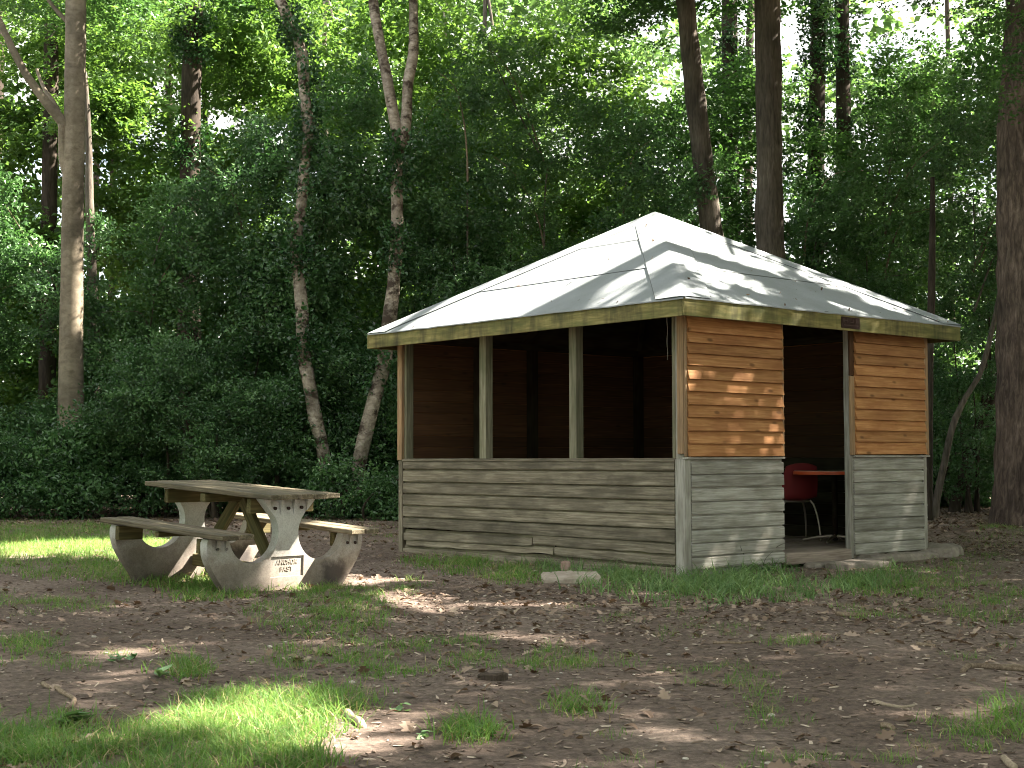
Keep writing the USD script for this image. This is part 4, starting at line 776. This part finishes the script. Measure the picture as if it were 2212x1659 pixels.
X, Y, Zz = np.r_[X, r_.uniform(-26, 26, 1100)], np.r_[Y, r_.uniform(40, 54, 1100)], np.r_[Zz, r_.uniform(0, 3.6, 1100)]; n = len(X)
keep = (meshkit.noise(np.stack([X * .35, Y * .2, Zz * .4], 1), 6) > np.where(X > 3.5, .52, .49) * np.clip(Zz / 4.5, .15, 1.0)) ; keep |= Zz < 3.2; keep &= r_.random(n) < np.where((X > 3.5) & (Zz > 3.2), .7, 1)
pw = instancer('/World/far_woodland', spray_set('far', 82), [FAR] * 3, np.stack([X, Y, Zz], 1)[keep], r_.uniform(.9, 1.6, keep.sum()), r_, .4)
tag(pw, 'far mass of green woodland leaves closing the view behind the thicket', 'woodland', kind='stuff')
tr = []
for k in range(13):
    x, y = r_.uniform(-19, 19), r_.uniform(37, 52); R = r_.uniform(.1, .22); tr.append(tube(resample([(x, y, -.1), (x + r_.normal(0, .2), y, 9), (x + r_.normal(0, .7), y, 26)], 9), np.linspace(R, R * .5, 9), 8))
ft = part('far_woodland_trunks', cat(tr), B_DARK, smooth=True); tag(ft, 'far tree trunks seen dimly through the leaves', 'woodland', kind='stuff')
# the wood goes on all round the clearing, outside the picture
n = 5200; A_ = r_.uniform(0, 2 * np.pi, n); Rr = r_.uniform(13., 24., n); X, Y = 1. + Rr * np.cos(A_), 9. + Rr * np.sin(A_); Zz = 15. * r_.random(n) ** 1.1
P = np.stack([X, Y, Zz], 1); px = to_px(P); out = (Y < 2) | (px[:, 0] < -260) | (px[:, 0] > 2560)
keep = out & (r_.random(n) < np.where((X > 2) & (Y < 8), .45, 1)) & ~sunlit(P) & ~((Y > 10) & (X < 0) & (Zz > 9)) & (meshkit.noise(P * .4, 8) > .33)
sw = instancer('/World/surrounding_woodland', spray_set('far', 83), [FAR] * 3, P[keep], r_.uniform(.9, 1.5, keep.sum()), r_, .4)
tag(sw, 'green woodland enclosing the clearing on the camera side', 'woodland', kind='stuff')
bush('bramble', 'dark leafy bramble by the doorstep at the shelter corner', 'bramble', (*hut_pt(.78, -.22)[:2], .0), [(0, 0, .16, .30, .14, .12), (.22, .05, .2, .2, .12, .1), (-.25, 0, .12, .2, .12, .1)], 26, 'ivy', WEED, 90, stems=3, sr=.12, scale=(.5, .8))

# ------------------------------------------------------------------ grass, weeds, litter
def blades(n, rad, h, w, seed, lean=.45, segs=3):
    r = np.random.default_rng(seed); a = r.uniform(0, 2 * np.pi, n); q = rad * np.sqrt(r.random(n)); b = np.stack([q * np.cos(a), q * np.sin(a), np.full(n, -.01)], 1)
    g = r.uniform(0, 2 * np.pi, n); d = np.stack([np.cos(g), np.sin(g), 0 * g], 1); H = h * r.uniform(.45, 1.15, n); k = np.abs(r.normal(lean, .3, n)); sd = np.stack([-np.sin(g), np.cos(g), 0 * g], 1)
    V = []; t = np.linspace(0, 1, segs + 1)
    for s_ in t:
        c = b + d * (H * k * s_ ** 2)[:, None] + np.array([0, 0, 1.]) * (H * (s_ - .32 * np.minimum(k, 1.4) * s_ ** 2.2))[:, None]; ww = w * (1 - s_ ** 1.6) * .5
        V += ([c - sd * ww, c + sd * ww] if s_ < 1 else [c])
    m = len(V); F = []
    for s_ in range(segs - 1): F += [[2 * s_, 2 * s_ + 1, 2 * s_ + 3], [2 * s_, 2 * s_ + 3, 2 * s_ + 2]]
    F.append([2 * segs - 2, 2 * segs - 1, 2 * segs])
    return np.stack(V, 1).reshape(-1, 3), (np.arange(n)[:, None, None] * m + np.array(F)[None]).reshape(-1, 3)
def gpatch(px, py, ex, ey, n, r):
    """n points of the ground in an ellipse given by its centre and half sizes in the photograph."""
    c = ground_at(px, py); a = abs(ground_at(px + ex, py)[0] - c[0]); y1, y0 = ground_at(px, max(py - ey, 1040))[1], ground_at(px, py + ey)[1]
    q = r.random(n) ** .75 * 1.3; g = r.uniform(0, 2 * np.pi, n); x = c[0] + a * q * np.cos(g); y = np.where(np.sin(g) > 0, c[1] + (y1 - c[1]) * q * np.sin(g), c[1] + (c[1] - y0) * q * np.sin(g))
    x = c[0] * y / c[1] + (x - c[0]) * (y / c[1])
    return np.stack([x, y], 1)
def free_ground(p):
    d = np.c_[p, np.zeros(len(p))] - C0; r, l = d @ RX, d @ LX
    return ~((r > -.03) & (r < WR + .05) & (l > -.03) & (l < WL + .05))
rg = np.random.default_rng(200)
# px, py, half width, half height, clumps, size, cut-off of the noise that frays the patch
SHORT = [(150, 1190, 260, 48, 3400, 1.15, .22), (60, 1160, 200, 28, 1100, 1.2, .25), (300, 1240, 120, 22, 420, 1.2, .30), (455, 1262, 110, 30, 620, 1.3, .25), (380, 1190, 90, 30, 260, 1.1, .4), (90, 1300, 140, 26, 240, .8, .45), (590, 1268, 170, 12, 230, .9, .35),
         (700, 1325, 125, 45, 620, .95, .36), (740, 1290, 70, 16, 160, .9, .4), (760, 1440, 170, 45, 560, .8, .42), (1000, 1405, 170, 25, 330, .8, .45), (1240, 1425, 110, 22, 190, .75, .45), (560, 1545, 150, 46, 900, 1.05, .28), (700, 1520, 90, 25, 200, .9, .4), (480, 1600, 190, 35, 560, .9, .36),
         (180, 1625, 300, 55, 1500, .95, .28), (20, 1590, 170, 45, 600, .9, .32), (640, 1640, 60, 20, 130, 1., .3), (1016, 1577, 45, 20, 110, 1.05, .2), (1250, 1520, 42, 18, 70, .9, .25), (395, 1450, 42, 20, 90, 1., .2), (85, 1398, 45, 20, 70, 1., .3), (20, 1410, 25, 30, 40, 1., .3), (1590, 1480, 70, 28, 120, .6, .45), (1660, 1540, 90, 40, 130, .55, .5), (1520, 1455, 90, 20, 80, .6, .5),
         (1720, 1395, 60, 12, 60, .7, .45), (1900, 1330, 90, 22, 130, .8, .42), (2140, 1310, 90, 40, 260, .85, .35), (1950, 1265, 110, 26, 300, 1.0, .35), (2070, 1225, 90, 40, 220, .9, .42), (2150, 1158, 70, 18, 160, .9, .3), (2080, 1585, 120, 30, 130, .75, .47), (2195, 1560, 25, 50, 50, 1.2, .35), (2090, 1405, 90, 20, 90, .7, .5),
         (1010, 1215, 110, 22, 420, 1.35, .28), (1120, 1245, 70, 18, 160, 1.2, .3), (860, 1165, 60, 20, 90, 1., .45), (770, 1130, 70, 12, 80, 1., .4), (1370, 1330, 160, 14, 90, .6, .5), (1480, 1360, 120, 20, 110, .6, .5), (1450, 1660, 200, 25, 90, .6, .5), (1780, 1640, 160, 20, 80, .6, .5), (1250, 1620, 120, 40, 80, .55, .5), (880, 1275, 50, 14, 60, .9, .4), (330, 1420, 90, 14, 50, .7, .5), (180, 1440, 90, 12, 50, .7, .5)]
TALL = [(1340, 1245, 130, 34, 560, 1.0, .22), (1490, 1270, 130, 40, 620, 1.0, .25), (1600, 1252, 95, 42, 520, 1.1, .22), (1700, 1278, 70, 20, 240, .8, .28), (1862, 1262, 55, 17, 300, .85, .2), (1230, 1232, 60, 20, 160, .8, .3), (1180, 1215, 80, 14, 140, .7, .3), (1960, 1250, 40, 22, 90, .8, .3)]
def scatter(L, frq, mul, dc):
    P, Sc = [], []
    for px, py, ex, ey, n, sc, cut in L:
        n = int(n * mul); cut += dc
        q = gpatch(px, py, ex, ey, n, rg); k = (meshkit.fbm(np.c_[q * frq, np.full(len(q), px * .01)], 3, 17) > cut) & free_ground(q); q = q[k]
        P.append(q); Sc.append(sc * rg.uniform(.65, 1.25, len(q)))
    q = np.vstack(P); return np.c_[q, gz(q[:, 0], q[:, 1])], np.concatenate(Sc)
P, Sc = scatter(SHORT, 4.6, .72, .06)
g1 = instancer('/World/grass', [blades(8, .085, .088, .005, 900 + k, .9) for k in range(6)], [GRASS] * 6, P, Sc, rg, .1); tag(g1, 'short green grass growing in worn patches on the bare ground', 'grass', kind='stuff')
gt = instancer('/World/dry_grass', [blades(5, .09, .08, .0045, 940 + k, 1.3) for k in range(3)], [THATCH] * 3, P[::3] + rg.normal(0, .03, (len(P[::3]), 3)) * [1, 1, 0], Sc[::3], rg, .15); tag(gt, 'straw coloured dry blades among the short grass', 'grass', kind='stuff')
P, Sc = scatter(TALL, 5., .50, .17)
g2 = instancer('/World/tall_grass', [blades(6, .09, .18, .0085, 920 + k, 1.0, 4) for k in range(5)], [GRASS_T] * 5, P, Sc, rg, .12); tag(g2, 'long uncut grass along the foot of the shelter', 'grass', kind='stuff')
# dead leaves, chips and pebbles: thick under the trees, thin on the trodden ground
def litter(n, x0, x1, y0, y1, dens, seed):
    r = np.random.default_rng(seed); q = np.stack([r.uniform(x0, x1, n), r.uniform(y0, y1, n)], 1); q = q[(r.random(n) < dens(q)) & free_ground(q)]
    return np.c_[q, gz(q[:, 0], q[:, 1]) + .004]
def flat_leaf(L, W, seed, lobed=False):
    r = np.random.default_rng(seed); m = 9; t = np.linspace(0, 1, m); w = W * np.sin(np.pi * np.clip(t, .03, .99)) ** .8 * (1 - .25 * t)
    if lobed: w = w * (1 + .38 * np.where(np.arange(m) % 2, 1, -1) * (t > .1) * (t < .95))
    z = .012 * np.sin(t * 3.1 + r.uniform(0, 3)) * r.uniform(.3, 1.6); cu = r.uniform(.15, .7)
    V = np.concatenate([np.stack([L * (t - .5), -w / 2, z + cu * w / 2], 1), np.stack([L * (t - .5), 0 * t, z], 1), np.stack([L * (t - .5), w / 2, z + cu * w / 2 * r.uniform(.2, 1.2)], 1)]); F = []
    for a in range(m - 1):
        for b in (0, m): F += [[b + a, b + a + 1, b + m + a + 1], [b + a, b + m + a + 1, b + m + a]]
    return V, np.array(F)
def chip(seed):
    r = np.random.default_rng(seed); l, w = r.uniform(.010, .034), r.uniform(.003, .010); v = trimesh.creation.box((l, w, .003)).vertices * r.uniform(.35, 1.2, (8, 3)); return v, trimesh.creation.box((1, 1, 1)).faces
def ld(q):
    x, y = q[:, 0], q[:, 1]; base = .10 + .16 * (meshkit.fbm(np.c_[q * .8, 0 * x], 3, 5) > .5)
    mid = 1.3 * np.exp(-((x - .3) / 2.0) ** 2 - ((y - 9.4) / 1.5) ** 2)
    return np.clip(base + mid + .7 / (1 + np.exp(-(y - 19.5) * 1.6)) + .8 * ((x > 4.8) & (y > 14.5)) + .35 * (x > 2.2) * (y < 11), 0, 1)
P = litter(42000, -9.5, 10, 4.3, 30, ld, 41)
d1 = instancer('/World/dead_leaves', [flat_leaf(.085, .05, 1, True), flat_leaf(.075, .04, 2, True), flat_leaf(.06, .032, 3), flat_leaf(.05, .03, 4)], [DEAD] * 4, P, rg.uniform(.55, 1.15, len(P)), rg, .28); tag(d1, 'brown and tan dead leaves scattered over the bare soil', 'leaf litter', kind='stuff')
P = litter(80000, -6, 8, 4.3, 17, lambda q: np.clip(.25 + ld(q) * .8, 0, 1), 42)
d2 = instancer('/World/wood_chips', [chip(50 + k) for k in range(6)], [CHIP] * 6, P, rg.uniform(.5, 1.7, len(P)), rg, .2); tag(d2, 'small bark and wood chips strewn on the soil', 'chips', kind='stuff')
def pebble(seed):
    m = trimesh.creation.icosphere(1, 1.); v = m.vertices * np.array([1, .75, .45]) * (1 + .25 * (meshkit.noise(m.vertices * 1.7, seed)[:, None] - .5)); return v * .016, m.faces
P = litter(1500, -6, 8, 4.3, 14, lambda q: np.full(len(q), .45), 43)
d3 = instancer('/World/pebbles', [pebble(k) for k in range(4)], [PEBBLE] * 4, P, .35 + .9 * rg.random(len(P)) ** 4, rg, .2, smooth=True); tag(d3, 'pale pebbles dotted over the trodden soil', 'pebbles', kind='stuff')
# broad leaved weeds
def weed(name, label, px, py, n, size, seed):
    r = np.random.default_rng(seed); c = ground_at(px, py); c[2] = gz(c[0], c[1]); t = thing(name, label, 'weed', c)
    for k in range(n):
        V, F = flat_leaf(size * r.uniform(.7, 1.2), size * r.uniform(.5, .65), seed + k); V = V + [size * .55, 0, 0]; a = r.uniform(0, 2 * np.pi); e = r.uniform(.2, .9)
        M = trimesh.transformations.rotation_matrix(a, [0, 0, 1]) @ trimesh.transformations.rotation_matrix(-e, [0, 1, 0]); m = trimesh.Trimesh(V, F, process=False); m.apply_transform(M); part('leaf', m, WEED, t, smooth=True)
weed('broad_leaf_weed', 'single large leaved weed left of the small grass tuft in the foreground', 345, 1470, 5, .085, 1)
weed('broad_leaf_weed', 'cluster of pale green weeds by the faint sun patch at lower left', 255, 1432, 7, .06, 2)
weed('broad_leaf_weed', 'pale green weed just right of the weed cluster at lower left', 290, 1425, 6, .055, 3)
weed('broad_leaf_weed', 'upright pointed weed at the edge of the grass, bottom left', 137, 1560, 4, .12, 4)
weed('broad_leaf_weed', 'small weed at the right end of the sunlit grass patch', 870, 1530, 6, .05, 5)
weed('broad_leaf_weed', 'small round leaved weed near the bottom edge, left of the middle', 915, 1590, 6, .04, 6)
weed('nettle', 'dark leafy nettle in the long grass left of the doorstep', 1660, 1232, 9, .10, 7)
# fallen sticks
def fallen(name, label, pts, r0, r1, m, seed, lift=.6):
    P = np.array([ground_at(x, y) for x, y in pts]); Q = resample(P, 16); Q[:, 2] = gz(Q[:, 0], Q[:, 1]) + np.linspace(r0, r1, 16) * lift
    Q += (meshkit.noise(Q * 9, seed)[:, None] - .5) * [.02, .02, .006]; c = Q[0].copy(); o = part(name, tube(Q - c, np.linspace(r0, r1, 16), 9, .18, seed, fr=25.), m, smooth=True, loc=c); tag(o, label, 'stick'); return o
fallen('stick', 'curved bare stick lying on the soil at lower left', [(97, 1480), (125, 1497), (148, 1507), (156, 1520), (147, 1533)], .012, .009, STICK, 1)
fallen('stick', 'straight dark stick touching the left side of the sunlit grass patch', [(392, 1508), (447, 1515), (492, 1518)], .011, .008, STICK, 2)
fallen('stick', 'thin pale stick bent in the middle near the right sun patch', [(1885, 1522), (1924, 1528), (1974, 1525)], .010, .006, STICK_P, 3)
fallen('fallen_branch', 'broken grey branch at the right edge, above the sun patch', [(2081, 1457), (2116, 1447), (2165, 1452), (2215, 1455)], .014, .018, STICK, 4)
fallen('fallen_branch', 'second pale branch end at the right edge beside the broken grey branch', [(2166, 1448), (2190, 1446), (2215, 1447)], .014, .012, STICK_P, 5)
fallen('stick', 'dark stick right of the middle, below the doorstep', [(1806, 1334), (1850, 1336), (1894, 1333)], .018, .011, STICK, 6)
fallen('stick', 'dark short stick to the left of the grass at right', [(1979, 1397), (2000, 1398), (2020, 1400)], .013, .010, STICK, 7)
fallen('stick', 'pale forked stick in the bottom right corner', [(2169, 1638), (2180, 1648), (2192, 1659)], .012, .012, STICK_P, 8)
fallen('stick', 'thin long stick lying right of the middle on the bare soil', [(1876, 1368), (1900, 1370), (1926, 1371)], .007, .005, STICK_P, 9)
fallen('stick', 'short stout stick between the bent stick and the bottom edge', [(1899, 1571), (1915, 1572), (1930, 1577)], .014, .011, STICK, 10)
fallen('stick', 'long thin pale stick in front of the long grass at the shelter', [(1341, 1311), (1395, 1313), (1444, 1312), (1493, 1318), (1522, 1317)], .008, .005, STICK_P, 11)
fallen('stick', 'short white stick at the right foot of the picnic table', [(683, 1259), (705, 1264), (728, 1262)], .007, .005, STICK_P, 12)
fallen('stick', 'brown stick at the small grass patch below the long grass', [(1540, 1393), (1580, 1394), (1642, 1392)], .009, .006, STICK, 13)
fallen('bark_piece', 'pale flat piece of bark in the bright sun patch', [(745, 1540), (760, 1550), (785, 1568)], .022, .016, STICK_P, 14, .2)
# slabs, stones and kerbs round the shelter
def slab(name, label, cat_, loc, d, mt, rz, seed, rough=.012, tilt=0., jag=.16):
    """A broken block: an uneven outline, chipped edges, a worn top."""
    r = np.random.default_rng(seed); g = np.sort(np.r_[np.linspace(0, 2 * np.pi, 8, endpoint=False), r.uniform(0, 2 * np.pi, 5)]); sq = 1 / np.maximum(abs(np.cos(g)), abs(np.sin(g))) ** .8
    o = np.stack([np.cos(g) * sq * d[0] / 2, np.sin(g) * sq * d[1] / 2], 1) * r.uniform(1 - jag, 1 + jag * .3, (len(g), 1))
    a = np.c_[o, np.full(len(g), -.06)]; b = np.c_[o * .985, np.full(len(g), d[2] * .72)]; c = np.c_[o * .93 - np.sign(o) * .006, d[2] + r.normal(0, rough * .3, len(g))]
    m = tri(m3.Manifold.hull_points(np.vstack([a, b, c]))).subdivide_to_size(.045); v = m.vertices
    m.vertices = v + (meshkit.fbm(v * 11, 3, seed)[:, None] - .5) * 2.2 * rough + (meshkit.noise(v * 4 + 5, seed)[:, None] - .5) * [.05, .05, .5 * rough]
    M = trimesh.transformations.rotation_matrix(rz, [0, 0, 1]) @ trimesh.transformations.rotation_matrix(tilt, [1, 0, 0]); M[:3, 3] = loc
    o = part(name, m, mt, M=M, smooth=50); tag(o, label, cat_); return o
c = ground_at(1238, 1262); slab('broken_slab', 'broken pale concrete slab lying in the grass before the open side', 'slab', (c[0], c[1] + .14, .0), (.50, .36, .07), SLAB_P, .1, 1, .014, .05)
c = ground_at(1217, 1240); slab('brick', 'small pinkish brick piece on the back edge of the broken slab', 'brick', (c[0] + .02, c[1] + .06, .07), (.085, .07, .035), BRICK, .2, 2, .004)
slab('doorstep', 'flat concrete slab lying before the shelter threshold', 'slab', hut_pt(1.92, -.40, -.012), (.72, .30, .05), SLAB, YAW, 3, .012)
slab('doorstep', 'narrow concrete strip close under the threshold', 'slab', hut_pt(1.82, -.13, -.03), (.62, .15, .05), SLAB, YAW, 4, .01)
slab('kerb_stone', 'long low stone under the right wall panel', 'stone', hut_pt(2.98, -.12, -.05), (1.2, .26, .10), SLAB, YAW, 5, .02)
slab('earth_stone', 'rounded earthy stone at the right end of the shelter', 'stone', hut_pt(3.88, -.05, -.09), (.55, .36, .17), SLAB, YAW + .3, 6, .03)
slab('ash_patch_log', 'small dark charred log piece in the middle foreground', 'log', ground_at(1060, 1462), (.15, .045, .015), B_DARK, .2, 8, .014)

rr2 = np.random.default_rng(9); P = []
for k, n_ in ((3, 34), (0, 46)):
    for q in range(n_):
        h = rr2.random() ** 2.2 * .85; P.append(plane_pt(k, rr2.random(), h) + slope_n(k) * .024)
P = np.array(P); P = C0 + P[:, :1] * RX + P[:, 1:2] * LX + P[:, 2:] * [0, 0, 1.]
rl = instancer('/World/roof_litter', [flat_leaf(.06, .03, 7), chip(61), chip(62)], [DEAD, CHIP, CHIP], P, rr2.uniform(.35, .75, len(P)), rr2, .5); tag(rl, 'few dead leaves and twig bits lying on the felt roof', 'leaf litter', kind='stuff')
